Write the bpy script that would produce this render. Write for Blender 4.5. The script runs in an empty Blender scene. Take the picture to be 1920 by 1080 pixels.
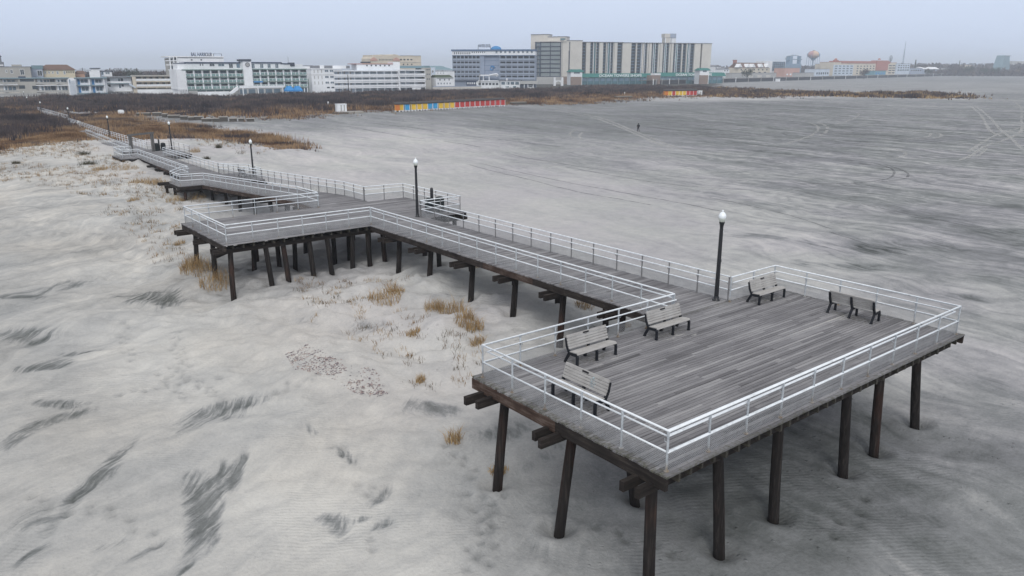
import bpy, bmesh, math, random
import numpy as np
from mathutils import Vector, Matrix
random.seed(7); RNG = np.random.default_rng(11)
SC = bpy.context.scene
COL = SC.collection
R = math.radians

# ------------------------------------------------------------------ camera
F_PX, PITCH, HEAD, CAM_Z = 1437.86, 0.279587, 0.669806, 12.823
FW = Vector((math.sin(HEAD)*math.cos(PITCH), math.cos(HEAD)*math.cos(PITCH), -math.sin(PITCH)))
RT = Vector((math.cos(HEAD), -math.sin(HEAD), 0)); UP = RT.cross(FW)
def ray(px, py): return FW + RT*((px-960)/F_PX) + UP*((540-py)/F_PX)
def g(px, py, z=0.0):                       # photo pixel -> point on the level z
    d = ray(px, py); k = (z-CAM_Z)/d.z
    return Vector((d.x*k, d.y*k, z))
def hgt_at(px, py, P):                      # height seen at that pixel over the plan point P
    d = ray(px, py); k = math.hypot(P[0], P[1])/math.hypot(d.x, d.y)
    return CAM_Z + d.z*k
cam = bpy.data.cameras.new('camera'); camo = bpy.data.objects.new('camera', cam); COL.objects.link(camo)
camo.location = (0, 0, CAM_Z); camo.rotation_euler = (math.pi/2-PITCH, 0, -HEAD)
cam.sensor_width = 36; cam.lens = F_PX/1920*36; cam.clip_start = .5; cam.clip_end = 20000
SC.camera = camo

# ------------------------------------------------------------------ materials
def lin(c): return tuple(((v/12.92) if v <= .04045 else ((v+.055)/1.055)**2.4) for v in c)
MATS = {}
class NT:
    def __init__(s, name):
        m = bpy.data.materials.new(name); m.use_nodes = True; s.m = m; s.t = m.node_tree
        s.b = s.t.nodes['Principled BSDF']; MATS[name] = m
    def n(s, typ, **kw):
        nd = s.t.nodes.new(typ)
        for k, v in kw.items():
            if k.startswith('i_'): nd.inputs[k[2:].replace('_', ' ')].default_value = v
            else: setattr(nd, k, v)
        return nd
    def l(s, a, b): s.t.links.new(a, b)
    def noise(s, vec, scale, detail=4, rough=.55, dist=0.0):
        nd = s.n('ShaderNodeTexNoise'); nd.inputs['Scale'].default_value = scale; nd.inputs['Detail'].default_value = detail
        nd.inputs['Roughness'].default_value = rough; nd.inputs['Distortion'].default_value = dist
        if vec is not None: s.l(vec, nd.inputs['Vector'])
        return nd.outputs['Fac']
    def mapping(s, vec, scale=(1, 1, 1), rot=(0, 0, 0), loc=(0, 0, 0)):
        nd = s.n('ShaderNodeMapping'); nd.inputs['Scale'].default_value = scale; nd.inputs['Rotation'].default_value = rot
        nd.inputs['Location'].default_value = loc; s.l(vec, nd.inputs['Vector']); return nd.outputs['Vector']
    def streak(s, vec, ang, along, across):      # stretched noise space: long axis at ang degrees from x
        return s.mapping(s.mapping(vec, rot=(0, 0, R(-ang))), (along, across, 1))
    def pos(s): return s.n('ShaderNodeNewGeometry').outputs['Position']
    def obj(s): return s.n('ShaderNodeTexCoord').outputs['Object']
    def math(s, op, a, b=None, c=None, clamp=False):
        nd = s.n('ShaderNodeMath', operation=op); nd.use_clamp = clamp
        for i, v in enumerate((a, b, c)):
            if v is None: continue
            if isinstance(v, (int, float)): nd.inputs[i].default_value = v
            else: s.l(v, nd.inputs[i])
        return nd.outputs[0]
    def ramp(s, fac, stops, interp='LINEAR'):
        nd = s.n('ShaderNodeValToRGB'); cr = nd.color_ramp; cr.interpolation = interp
        while len(cr.elements) < len(stops): cr.elements.new(.5)
        for e, (p, c) in zip(cr.elements, stops):
            e.position = p; e.color = (*c, 1) if len(c) == 3 else c
        s.l(fac, nd.inputs['Fac']); return nd.outputs['Color']
    def range(s, v, a, b, c=0.0, d=1.0, smooth=True):
        nd = s.n('ShaderNodeMapRange'); nd.interpolation_type = 'SMOOTHSTEP' if smooth else 'LINEAR'
        for i, q in enumerate((a, b, c, d)): nd.inputs[i+1].default_value = q
        s.l(v, nd.inputs[0]); return nd.outputs[0]
    def mix(s, fac, a, b, mode='MIX'):
        nd = s.n('ShaderNodeMix', data_type='RGBA', blend_type=mode)
        for i, v in ((0, fac), (6, a), (7, b)):
            if isinstance(v, (int, float)): nd.inputs[i].default_value = v
            elif isinstance(v, tuple): nd.inputs[i].default_value = (*v, 1) if len(v) == 3 else v
            else: s.l(v, nd.inputs[i])
        return nd.outputs[2]
    def attr(s, name): return s.n('ShaderNodeAttribute', attribute_name=name)
    def col(s, c):
        if isinstance(c, tuple): s.b.inputs['Base Color'].default_value = (*c, 1)
        else: s.l(c, s.b.inputs['Base Color'])
    def rough(s, r):
        if isinstance(r, (int, float)): s.b.inputs['Roughness'].default_value = r
        else: s.l(r, s.b.inputs['Roughness'])
    def bump(s, h, strength=.3, dist=.02):
        nd = s.n('ShaderNodeBump'); nd.inputs['Strength'].default_value = strength; nd.inputs['Distance'].default_value = dist
        s.l(h, nd.inputs['Height']); s.l(nd.outputs['Normal'], s.b.inputs['Normal'])
def plain(name, c, rough=.6, var=.12, scale=.6, metal=0.0, spec=.3, obj=False):
    """a painted / built surface: one colour with a little weathering"""
    m = NT(name); v = m.obj() if obj else m.pos()
    n = m.noise(v, scale, 5, .6); n2 = m.noise(v, scale*9, 3, .6)
    f = m.math('ADD', m.math('MULTIPLY', n, .65), m.math('MULTIPLY', n2, .35))
    lo = tuple(x*(1-var*1.6) for x in c); hi = tuple(min(1, x*(1+var)) for x in c)
    m.col(m.ramp(f, [(.3, lo), (.7, hi)])); m.rough(rough)
    m.b.inputs['Metallic'].default_value = metal; m.b.inputs['Specular IOR Level'].default_value = spec
    return m.m

def make_mats():
    # --- sand
    m = NT('sand'); p = m.pos()
    tone = m.attr('tone').outputs['Fac']; zone = m.attr('zone').outputs['Fac']; veg = m.attr('veg').outputs['Color']
    vegf = m.attr('veg').outputs['Alpha']
    warp = m.n('ShaderNodeTexNoise'); warp.inputs['Scale'].default_value = .075; warp.inputs['Detail'].default_value = 3
    m.l(p, warp.inputs['Vector'])
    va = m.n('ShaderNodeVectorMath', operation='MULTIPLY_ADD'); m.l(warp.outputs['Color'], va.inputs[0]); va.inputs[1].default_value = (11, 11, 0); m.l(p, va.inputs[2])
    pw = va.outputs[0]
    right = m.noise(m.streak(pw, 84, .045, .34), 1.0, 6, .62)      # wind streaks, beach
    right2 = m.noise(m.streak(pw, 86, .16, 1.7), 1.0, 5, .6)
    left = m.noise(m.streak(pw, 24, .06, .30), 1.0, 6, .6)        # streaks in the lee of the dunes
    left2 = m.noise(m.streak(pw, 32, .26, 1.7), 1.0, 5, .65)
    big = m.math('ADD', m.math('MULTIPLY', right, zone), m.math('MULTIPLY', left, m.math('SUBTRACT', 1.0, zone)))
    fin = m.math('ADD', m.math('MULTIPLY', right2, zone), m.math('MULTIPLY', left2, m.math('SUBTRACT', 1.0, zone)))
    grain = m.noise(p, 9.0, 4, .7); blot = m.noise(p, 1.3, 5, .65)
    amp = m.attr('amp').outputs['Fac']
    t = m.math('ADD', tone, m.math('MULTIPLY', m.range(big, .30, .70, -.5, .5, False), amp))
    t = m.math('ADD', t, m.math('MULTIPLY', m.range(fin, .28, .72, -.5, .5, False), m.math('MULTIPLY', amp, .62)))
    mott = m.noise(p, .42, 8, .72, .6)
    t = m.math('ADD', t, m.math('MULTIPLY', m.range(mott, .3, .7, -.5, .5, False), m.math('MULTIPLY', amp, m.math('ADD', m.math('MULTIPLY', zone, .45), .35))))
    t = m.math('ADD', t, m.math('MULTIPLY', m.math('SUBTRACT', blot, .5), .26))
    t = m.math('ADD', t, m.math('MULTIPLY', m.math('SUBTRACT', grain, .5), .24))
    # hand placed bare patches: their edge is broken up by the streak noise
    pat = m.attr('patch').outputs['Fac']
    lines = m.noise(m.streak(pw, 52, .40, 3.6), 1.0, 5, .7, .5)
    lines = m.math('ADD', m.math('MULTIPLY', right2, zone), m.math('MULTIPLY', lines, m.math('SUBTRACT', 1.0, zone)))
    pb = m.math('ADD', pat, m.range(lines, .30, .70, -.62, .62, False))
    pb = m.range(m.math('ADD', pb, m.math('MULTIPLY', m.math('SUBTRACT', blot, .5), 1.2)), .0, 1.25)
    pb = m.math('MULTIPLY', pb, m.range(pat, .0, .5))
    t = m.math('SUBTRACT', t, m.math('MULTIPLY', pb, .56))
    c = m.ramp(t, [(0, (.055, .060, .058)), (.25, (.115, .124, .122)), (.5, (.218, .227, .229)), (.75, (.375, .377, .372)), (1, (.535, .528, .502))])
    warm = m.noise(p, .09, 3, .5)
    c = m.mix(m.math('MULTIPLY', m.range(warm, .36, .66, 0, .8), zone), c, m.mix(1.0, c, (1.0, .968, 1.02), 'MULTIPLY'))
    c = m.mix(m.math('MULTIPLY', m.range(warm, .34, .70, .1, .8), m.math('SUBTRACT', 1.0, zone)), c, m.mix(1.0, c, (1.03, .985, .93), 'MULTIPLY'))
    vn = m.noise(p, 1.1, 4, .7)
    c = m.mix(m.range(m.math('ADD', vegf, m.math('MULTIPLY', m.math('SUBTRACT', vn, .5), .8)), .42, .62), c, veg)
    m.col(c); m.rough(.95); m.b.inputs['Specular IOR Level'].default_value = .12
    # ripples, lumps
    wv = m.n('ShaderNodeTexWave', wave_type='BANDS', bands_direction='Y'); wv.inputs['Scale'].default_value = 1.9
    wv.inputs['Distortion'].default_value = 7.0; wv.inputs['Detail'].default_value = 2.5; wv.inputs['Detail Scale'].default_value = .55
    m.l(m.mapping(p, (1, 1, 1), (0, 0, R(34))), wv.inputs['Vector'])
    rip = m.math('MULTIPLY', wv.outputs['Fac'], m.range(m.noise(p, .16, 3, .6), .46, .62))
    h = m.math('ADD', m.math('MULTIPLY', rip, .16), m.math('MULTIPLY', m.noise(p, 4.0, 5, .7), .55))
    h = m.math('ADD', h, m.math('MULTIPLY', blot, 1.6))
    vo = m.n('ShaderNodeTexVoronoi'); vo.inputs['Scale'].default_value = 2.3; m.l(p, vo.inputs['Vector'])     # clods and shells
    cl = m.math('MULTIPLY', m.range(vo.outputs['Distance'], .06, .16, 1, 0), m.range(m.noise(p, .5, 3, .6), .50, .58))
    h = m.math('ADD', h, m.math('MULTIPLY', cl, m.math('MULTIPLY', zone, 1.3)))
    m.bump(h, .60, .10)
    # --- deck planks (each plank carries its own tone)
    for nm, moss in (('deck_platform', True), ('deck_plank', False)):
        m = NT(nm); p = m.pos(); tone = m.attr('tone').outputs['Fac']
        off = m.n('ShaderNodeCombineXYZ'); m.l(m.math('MULTIPLY', tone, 37.0), off.inputs[1])
        va = m.n('ShaderNodeVectorMath', operation='ADD'); m.l(p, va.inputs[0]); m.l(off.outputs[0], va.inputs[1])
        gr = m.noise(m.mapping(va.outputs[0], (.9, 26, 8)), 1.0, 6, .7, .4)
        gr2 = m.noise(m.mapping(va.outputs[0], (.35, 5.0, 3)), 1.0, 5, .65)
        t = m.math('ADD', m.math('MULTIPLY', tone, .80), m.math('ADD', m.math('MULTIPLY', gr, .40), .03))
        t = m.math('ADD', t, m.math('MULTIPLY', m.math('SUBTRACT', gr2, .5), .50))
        t = m.math('ADD', t, m.math('MULTIPLY', m.math('SUBTRACT', m.noise(p, .45, 4, .6), .5), .32))
        c = m.ramp(t, [(.14, (.024, .023, .024)), (.35, (.076, .074, .078)), (.57, (.165, .162, .170)), (.80, (.290, .286, .292)), (1, (.42, .41, .395))])
        if moss:
            sx = m.n('ShaderNodeSeparateXYZ'); m.l(p, sx.inputs[0]); X, Y = sx.outputs[0], sx.outputs[1]
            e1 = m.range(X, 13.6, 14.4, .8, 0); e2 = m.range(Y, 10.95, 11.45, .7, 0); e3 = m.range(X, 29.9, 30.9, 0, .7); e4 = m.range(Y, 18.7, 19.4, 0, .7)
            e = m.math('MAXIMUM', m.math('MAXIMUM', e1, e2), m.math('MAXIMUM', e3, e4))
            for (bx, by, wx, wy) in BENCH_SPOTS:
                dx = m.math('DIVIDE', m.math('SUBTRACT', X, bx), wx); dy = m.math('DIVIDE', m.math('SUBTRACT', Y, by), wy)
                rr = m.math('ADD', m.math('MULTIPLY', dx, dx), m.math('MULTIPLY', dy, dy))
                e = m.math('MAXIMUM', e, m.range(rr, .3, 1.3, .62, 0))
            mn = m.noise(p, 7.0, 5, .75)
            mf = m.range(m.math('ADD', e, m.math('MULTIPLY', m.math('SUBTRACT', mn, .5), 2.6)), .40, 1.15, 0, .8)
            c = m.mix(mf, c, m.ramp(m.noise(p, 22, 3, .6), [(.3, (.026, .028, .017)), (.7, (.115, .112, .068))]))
        if moss:   # blown sand lying before the benches and in the corners
            s_ = None
            for (bx, by, wx, wy) in BENCH_SPOTS:
                dx = m.math('DIVIDE', m.math('SUBTRACT', X, bx+(.25 if wx > wy else -.5)), wx*1.25); dy = m.math('DIVIDE', m.math('SUBTRACT', Y, by-(.5 if wx > wy else 0)), wy*1.5)
                rr = m.math('ADD', m.math('MULTIPLY', dx, dx), m.math('MULTIPLY', dy, dy)); q = m.range(rr, .2, 1.2, .5, 0); s_ = q if s_ is None else m.math('MAXIMUM', s_, q)
            sn = m.noise(m.mapping(p, (1.6, 5, 1)), 1.0, 5, .7)
            c = m.mix(m.range(m.math('ADD', s_, m.math('MULTIPLY', m.math('SUBTRACT', sn, .5), 1.6)), .52, .80, 0, .75), c, (.42, .41, .39))
        m.col(c); m.rough(.85); m.b.inputs['Specular IOR Level'].default_value = .25
        m.bump(m.math('ADD', gr, gr2), .35, .01)
    # --- dark pile / beam timber
    m = NT('pile_wood'); p = m.pos(); o = m.obj()
    gr = m.noise(m.mapping(p, (14, 14, .7)), 1.0, 6, .7); bl = m.noise(p, .8, 3, .6)
    red = m.range(m.noise(m.mapping(p, (.9, .9, .35)), 1.0, 3, .6), .50, .70)
    c = m.ramp(gr, [(.25, (.006, .0055, .005)), (.52, (.020, .017, .016)), (.8, (.065, .056, .050))])
    c2 = m.ramp(gr, [(.25, (.014, .008, .006)), (.55, (.040, .022, .017)), (.8, (.100, .062, .047))])
    c = m.mix(red, c, c2)
    sz = m.n('ShaderNodeSeparateXYZ'); m.l(o, sz.inputs[0])
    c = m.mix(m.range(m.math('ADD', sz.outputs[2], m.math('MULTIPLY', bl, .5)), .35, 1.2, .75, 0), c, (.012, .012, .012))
    m.col(c); m.rough(.9); m.b.inputs['Specular IOR Level'].default_value = .2; m.bump(gr, .7, .02)
    m = NT('beam_wood'); p = m.pos(); gr = m.noise(m.mapping(p, (.8, .8, 9)), 1.0, 6, .7, .3); tone = m.attr('tone').outputs['Fac']
    bl = m.noise(p, 1.1, 4, .65)
    c = m.ramp(m.math('ADD', gr, m.math('MULTIPLY', m.math('SUBTRACT', bl, .5), .5)), [(.25, (.008, .007, .007)), (.55, (.024, .020, .018)), (.82, (.075, .064, .055))])
    c2 = m.ramp(m.math('ADD', gr, m.math('MULTIPLY', m.math('SUBTRACT', bl, .5), .6)), [(.25, (.022, .013, .010)), (.5, (.070, .044, .033)), (.8, (.22, .17, .145))])
    m.col(m.mix(tone, c, c2)); m.rough(.9); m.bump(gr, .6, .015); m.b.inputs['Specular IOR Level'].default_value = .2
    m = NT('joist_wood'); p = m.pos(); gr = m.noise(m.mapping(p, (9, .8, 9)), 1.0, 5, .7)
    c = m.ramp(gr, [(.25, (.012, .011, .009)), (.55, (.040, .036, .028)), (.82, (.11, .10, .072))]); m.col(c); m.rough(.9); m.bump(gr, .5, .01)
    m = NT('grey_timber'); p = m.pos(); gr = m.noise(m.mapping(p, (7, 7, 1.2)), 1.0, 5, .7)
    m.col(m.ramp(gr, [(.25, (.05, .048, .046)), (.55, (.14, .135, .13)), (.82, (.27, .26, .25))])); m.rough(.9)
    # --- railing
    m = NT('white_pipe'); p = m.pos(); n = m.noise(p, 3.0, 5, .7)
    m.col(m.ramp(n, [(.25, (.46, .48, .50)), (.42, (.70, .74, .77)), (.7, (.80, .84, .88))])); m.rough(.42)
    m = NT('post_pipe'); p = m.pos(); o = m.obj(); n = m.noise(p, 5.0, 5, .75); s = m.n('ShaderNodeSeparateXYZ'); m.l(o, s.inputs[0])
    c = m.ramp(n, [(.3, (.26, .28, .30)), (.7, (.56, .60, .63))])
    rust = m.range(m.math('ADD', s.outputs[2], m.math('MULTIPLY', m.noise(p, 2.2, 3, .6), 1.0)), .42, .78, .9, 0)
    m.col(m.mix(rust, c, m.ramp(n, [(.3, (.10, .055, .03)), (.6, (.23, .17, .10)), (.8, (.34, .30, .22))]))); m.rough(.55)
    plain('post_grey', (.20, .20, .205), .55, .25, 3.0)
    plain('chain_wire', (.36, .37, .38), .45, .25, 2.5, spec=.5)
    # --- benches and lamps
    m = NT('bench_slat'); p = m.obj(); gr = m.noise(m.mapping(p, (1.2, 18, 18)), 1.0, 5, .65); b2 = m.noise(p, 2.5, 4, .6)
    m.col(m.ramp(m.math('ADD', m.math('MULTIPLY', gr, .5), m.math('MULTIPLY', b2, .5)), [(.25, (.235, .225, .212)), (.5, (.365, .355, .342)), (.75, (.46, .45, .44))])); m.rough(.7); m.bump(gr, .2, .004)
    plain('black_frame', (.010, .012, .017), .55, .3, 3, obj=True)
    plain('plaque_bronze', (.020, .016, .018), .35, .3, 8, obj=True)
    m = NT('lamp_black'); p = m.pos(); n = m.noise(p, 6, 4, .7)
    m.col(m.ramp(n, [(.3, (.006, .007, .009)), (.66, (.016, .017, .020)), (.80, (.13, .13, .13))])); m.rough(.4)
    m = NT('lamp_globe'); o = m.obj(); s = m.n('ShaderNodeSeparateXYZ'); m.l(o, s.inputs[0])
    m.col(m.ramp(m.range(s.outputs[2], 3.55, 3.80, 0, 1, False), [(0, (.50, .53, .47)), (.45, (.62, .66, .62)), (.55, (.80, .84, .86)), (1, (.82, .86, .88))])); m.rough(.18)
    m.b.inputs['Subsurface Weight'].default_value = 0
    # --- vegetation (each blade carries its colour)
    for nm, r in (('grass_blade', .8), ('brush_twig', .95)):
        m = NT(nm); m.col(m.attr('Col').outputs['Color']); m.rough(r); m.b.inputs['Specular IOR Level'].default_value = .15
    plain('trunk_bark', (.055, .048, .044), .95, .3, 2)
    # --- town
    W = dict(white_wall=(.78, .80, .82), cream_wall=(.62, .56, .46), beige_wall=(.40, .39, .36), sand_wall=(.60, .575, .53), grey_blue_wall=(.33, .38, .47),
             pale_blue_wall=(.55, .62, .70), yellow_wall=(.60, .54, .40), orange_wall=(.50, .32, .24), pink_wall=(.58, .36, .30), brick_wall=(.26, .20, .17),
             green_roof=(.035, .165, .150), green_trim=(.16, .24, .22), dark_trim=(.055, .07, .10), blue_roof=(.10, .16, .26), teal_roof=(.18, .27, .31), brown_roof=(.14, .085, .065),
             grey_roof=(.20, .21, .23), red_wall=(.40, .165, .13), white_trim=(.80, .82, .84), concrete=(.42, .42, .41), dark_skirt=(.045, .05, .06),
             blue_canvas=(.04, .26, .60), bright_blue=(.06, .24, .50), glass_green=(.22, .34, .33), glass_dark=(.045, .06, .075), glass_mid=(.12, .17, .21), glass_blue=(.16, .24, .32), glass_pale=(.40, .47, .52), slate_wall=(.27, .32, .41), slate_light=(.31, .36, .44), panel_grey=(.25, .29, .30), teal_glass=(.07, .17, .20),
             hut_yellow=(.72, .47, .05), hut_red=(.50, .055, .05), hut_blue=(.05, .33, .62), hut_orange=(.62, .20, .05), dark_lid=(.05, .045, .045), box_wood=(.33, .31, .28), box_side=(.085, .078, .07),
             tower_blue=(.20, .36, .50), tower_orange=(.60, .42, .30), tower_red=(.46, .26, .26), steel=(.30, .34, .38), steel_blue=(.22, .31, .40), teal_paint=(.13, .30, .36), navy=(.03, .05, .10),
             bin_dark=(.020, .027, .030), jacket_dark=(.014, .018, .024), jacket_white=(.68, .68, .66), trousers_dark=(.018, .020, .026), skin=(.42, .26, .19), hair_dark=(.02, .015, .012), shrub_green=(.05, .07, .04), car_white=(.7, .71, .72), car_grey=(.30, .32, .34), rubber=(.02, .02, .02))
    for k, c in W.items():
        gl = k.startswith('glass') or k == 'teal_glass'
        plain(k, c, .18 if gl else .75, .10 if not gl else .25, .12 if not gl else .3, spec=.5 if gl else .25)

# ------------------------------------------------------------------ objects
def tag(o, label, cat, group=None, kind=None):
    if label: o['label'] = label
    if cat: o['category'] = cat
    if group: o['group'] = group
    if kind: o['kind'] = kind
    return o
def thing(name, label, cat, loc=(0, 0, 0), rz=0.0, group=None):
    o = bpy.data.objects.new(name, None); COL.objects.link(o); o.empty_display_size = .3
    o.location = loc; o.rotation_euler = (0, 0, rz)
    return tag(o, label, cat, group)
def copy_tree(o, parent=None):
    c = o.copy(); COL.objects.link(c)
    if parent: c.parent = parent
    for ch in list(o.children): copy_tree(ch, c)
    return c
class MB:
    """collects shapes, then links them as one mesh object"""
    def __init__(s): s.v = []; s.f = []; s.tone = []; s.sm = []
    def add(s, vs, fs, tone=0.0, smooth=False):
        b = len(s.v); s.v += [tuple(v) for v in vs]
        for f in fs: s.f.append(tuple(b+i for i in f)); s.tone.append(tone); s.sm.append(smooth)
    def box(s, x0, x1, y0, y1, z0, z1, tone=0.0):
        s.add([(x0, y0, z0), (x1, y0, z0), (x1, y1, z0), (x0, y1, z0), (x0, y0, z1), (x1, y0, z1), (x1, y1, z1), (x0, y1, z1)],
              [(0, 3, 2, 1), (4, 5, 6, 7), (0, 1, 5, 4), (1, 2, 6, 5), (2, 3, 7, 6), (3, 0, 4, 7)], tone)
        return s
    def bar(s, p, q, w, h, tone=0.0, up=(0, 0, 1)):
        p, q = Vector(p), Vector(q); d = (q-p).normalized(); u = Vector(up)
        if abs(d.dot(u)) > .98: u = Vector((0, 1, 0))
        a = d.cross(u).normalized()*(w/2); b = a.cross(d).normalized()*(h/2)
        s.add([p-a-b, p+a-b, p+a+b, p-a+b, q-a-b, q+a-b, q+a+b, q-a+b],
              [(0, 1, 2, 3), (7, 6, 5, 4), (0, 4, 5, 1), (1, 5, 6, 2), (2, 6, 7, 3), (3, 7, 4, 0)], tone)
        return s
    def tube(s, pts, r, n=8, caps=True, tone=0.0):
        pts = [Vector(p) for p in pts]; rs = r if isinstance(r, (list, tuple)) else [r]*len(pts); rings = []
        for i, p in enumerate(pts):
            d = (pts[min(i+1, len(pts)-1)]-pts[max(i-1, 0)]).normalized()
            u = Vector((0, 0, 1)) if abs(d.z) < .95 else Vector((1, 0, 0))
            a = d.cross(u).normalized(); b = a.cross(d).normalized()
            k = 1.0
            if 0 < i < len(pts)-1:
                e = (pts[i]-pts[i-1]).normalized(); k = 1/max(.5, e.dot(d))
            rings.append([p+(a*math.cos(t)*k+b*math.sin(t))*rs[i] for t in (2*math.pi*j/n for j in range(n))])
        vs = [v for rg in rings for v in rg]; fs = []
        for i in range(len(pts)-1):
            for j in range(n): fs.append((i*n+j, i*n+(j+1) % n, (i+1)*n+(j+1) % n, (i+1)*n+j))
        s.add(vs, fs, tone, True)
        if caps: s.add(rings[0]+rings[-1], [tuple(range(n)), tuple(range(2*n-1, n-1, -1))], tone)
        return s
    def lathe(s, prof, c=(0, 0, 0), n=14, tone=0.0):
        vs = []; fs = []
        for (r, z) in prof:
            for j in range(n):
                t = 2*math.pi*j/n; vs.append((c[0]+r*math.cos(t), c[1]+r*math.sin(t), c[2]+z))
        for i in range(len(prof)-1):
            for j in range(n): fs.append((i*n+j, i*n+(j+1) % n, (i+1)*n+(j+1) % n, (i+1)*n+j))
        s.add(vs, fs, tone, True)
        s.add(vs[:n], [tuple(range(n-1, -1, -1))], tone); s.add(vs[-n:], [tuple(range(n))], tone)
        return s
    def prism(s, poly, a, b, axis='z', tone=0.0):
        """extrude a 2D polygon: axis z -> (x,y), axis y -> (x,z), axis x -> (y,z)"""
        def P(u, w, t): return (u, w, t) if axis == 'z' else ((u, t, w) if axis == 'y' else (t, u, w))
        n = len(poly); vs = [P(u, w, a) for u, w in poly]+[P(u, w, b) for u, w in poly]
        fs = [tuple(range(n-1, -1, -1)), tuple(range(n, 2*n))]+[(i, (i+1) % n, n+(i+1) % n, n+i) for i in range(n)]
        s.add(vs, fs, tone); return s
    def build(s, name, mat, parent=None, loc=None, rot=None, label=None, origin=None):
        me = bpy.data.meshes.new(name)
        vs = s.v
        if origin is not None: vs = [(x-origin[0], y-origin[1], z-origin[2]) for x, y, z in vs]
        me.from_pydata(vs, [], s.f)
        me.polygons.foreach_set('use_smooth', s.sm)
        if any(s.tone):
            at = me.attributes.new('tone', 'FLOAT', 'FACE'); at.data.foreach_set('value', s.tone)
        me.update()
        bm = bmesh.new(); bm.from_mesh(me); bmesh.ops.recalc_face_normals(bm, faces=bm.faces); bm.to_mesh(me); bm.free()
        me.materials.append(MATS[mat] if isinstance(mat, str) else mat)
        o = bpy.data.objects.new(name, me); COL.objects.link(o)
        if parent: o.parent = parent
        if origin is not None: o.location = origin
        if loc is not None: o.location = loc
        if rot is not None: o.rotation_euler = rot
        if label: o['label'] = label
        return o
def share(o, parent, loc, rz=0.0, name=None):
    c = o.copy(); COL.objects.link(c); c.parent = parent; c.location = loc; c.rotation_euler = (0, 0, rz); return c
def text_mesh(txt, size, depth, mat, parent, name, loc, rot, align='LEFT', squeeze=1.0):
    cu = bpy.data.curves.new(name, 'FONT'); cu.body = txt; cu.size = size; cu.extrude = depth; cu.align_x = align; cu.offset = size*.02
    t = bpy.data.objects.new(name+'_tmp', cu); COL.objects.link(t)
    dg = bpy.context.evaluated_depsgraph_get(); dg.update()
    me = bpy.data.meshes.new_from_object(t.evaluated_get(dg)); bpy.data.objects.remove(t)
    me.materials.clear(); me.materials.append(MATS[mat]); me.name = name
    o = bpy.data.objects.new(name, me); COL.objects.link(o); o.parent = parent; o.location = loc; o.rotation_euler = rot; o.scale = (squeeze, 1, 1)
    return o

# ------------------------------------------------------------------ noise in numpy
def vnoise(x, y, seed=0):
    xi = np.floor(x).astype(np.int64); yi = np.floor(y).astype(np.int64); xf = x-xi; yf = y-yi
    def h(a, b):
        n = (a*374761393+b*668265263+seed*974711) & 0xffffffff
        n = ((n ^ (n >> 13))*1274126177) & 0xffffffff
        return ((n ^ (n >> 16)) & 0xffff)/65535.0
    u = xf*xf*(3-2*xf); v = yf*yf*(3-2*yf)
    return (h(xi, yi)*(1-u)+h(xi+1, yi)*u)*(1-v)+(h(xi, yi+1)*(1-u)+h(xi+1, yi+1)*u)*v
def fbm(x, y, oct=4, seed=0, rough=.5):
    s = 0; a = 1; t = 0
    for i in range(oct): s = s+a*vnoise(x*2**i+17.3*i, y*2**i-9.1*i, seed+i); t += a; a *= rough
    return s/t
def sstep(v, a, b): t = np.clip((v-a)/(b-a), 0, 1); return t*t*(3-2*t)
def in_poly(x, y, poly):
    c = np.zeros(x.shape, bool); n = len(poly); j = n-1
    for i in range(n):
        xi, yi = poly[i][0], poly[i][1]; xj, yj = poly[j][0], poly[j][1]
        if yi != yj:
            c ^= ((yi > y) != (yj > y)) & (x < (xj-xi)*(y-yi)/(yj-yi)+xi)
        j = i
    return c
BENCH_SPOTS = [(15.0, 15.6, .55, 1.2), (17.87, 18.15, 1.25, .5), (22.0, 18.2, 1.25, .5), (28.88, 18.45, 1.25, .5), (29.5, 14.8, .45, 1.2)]
make_mats()
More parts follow.
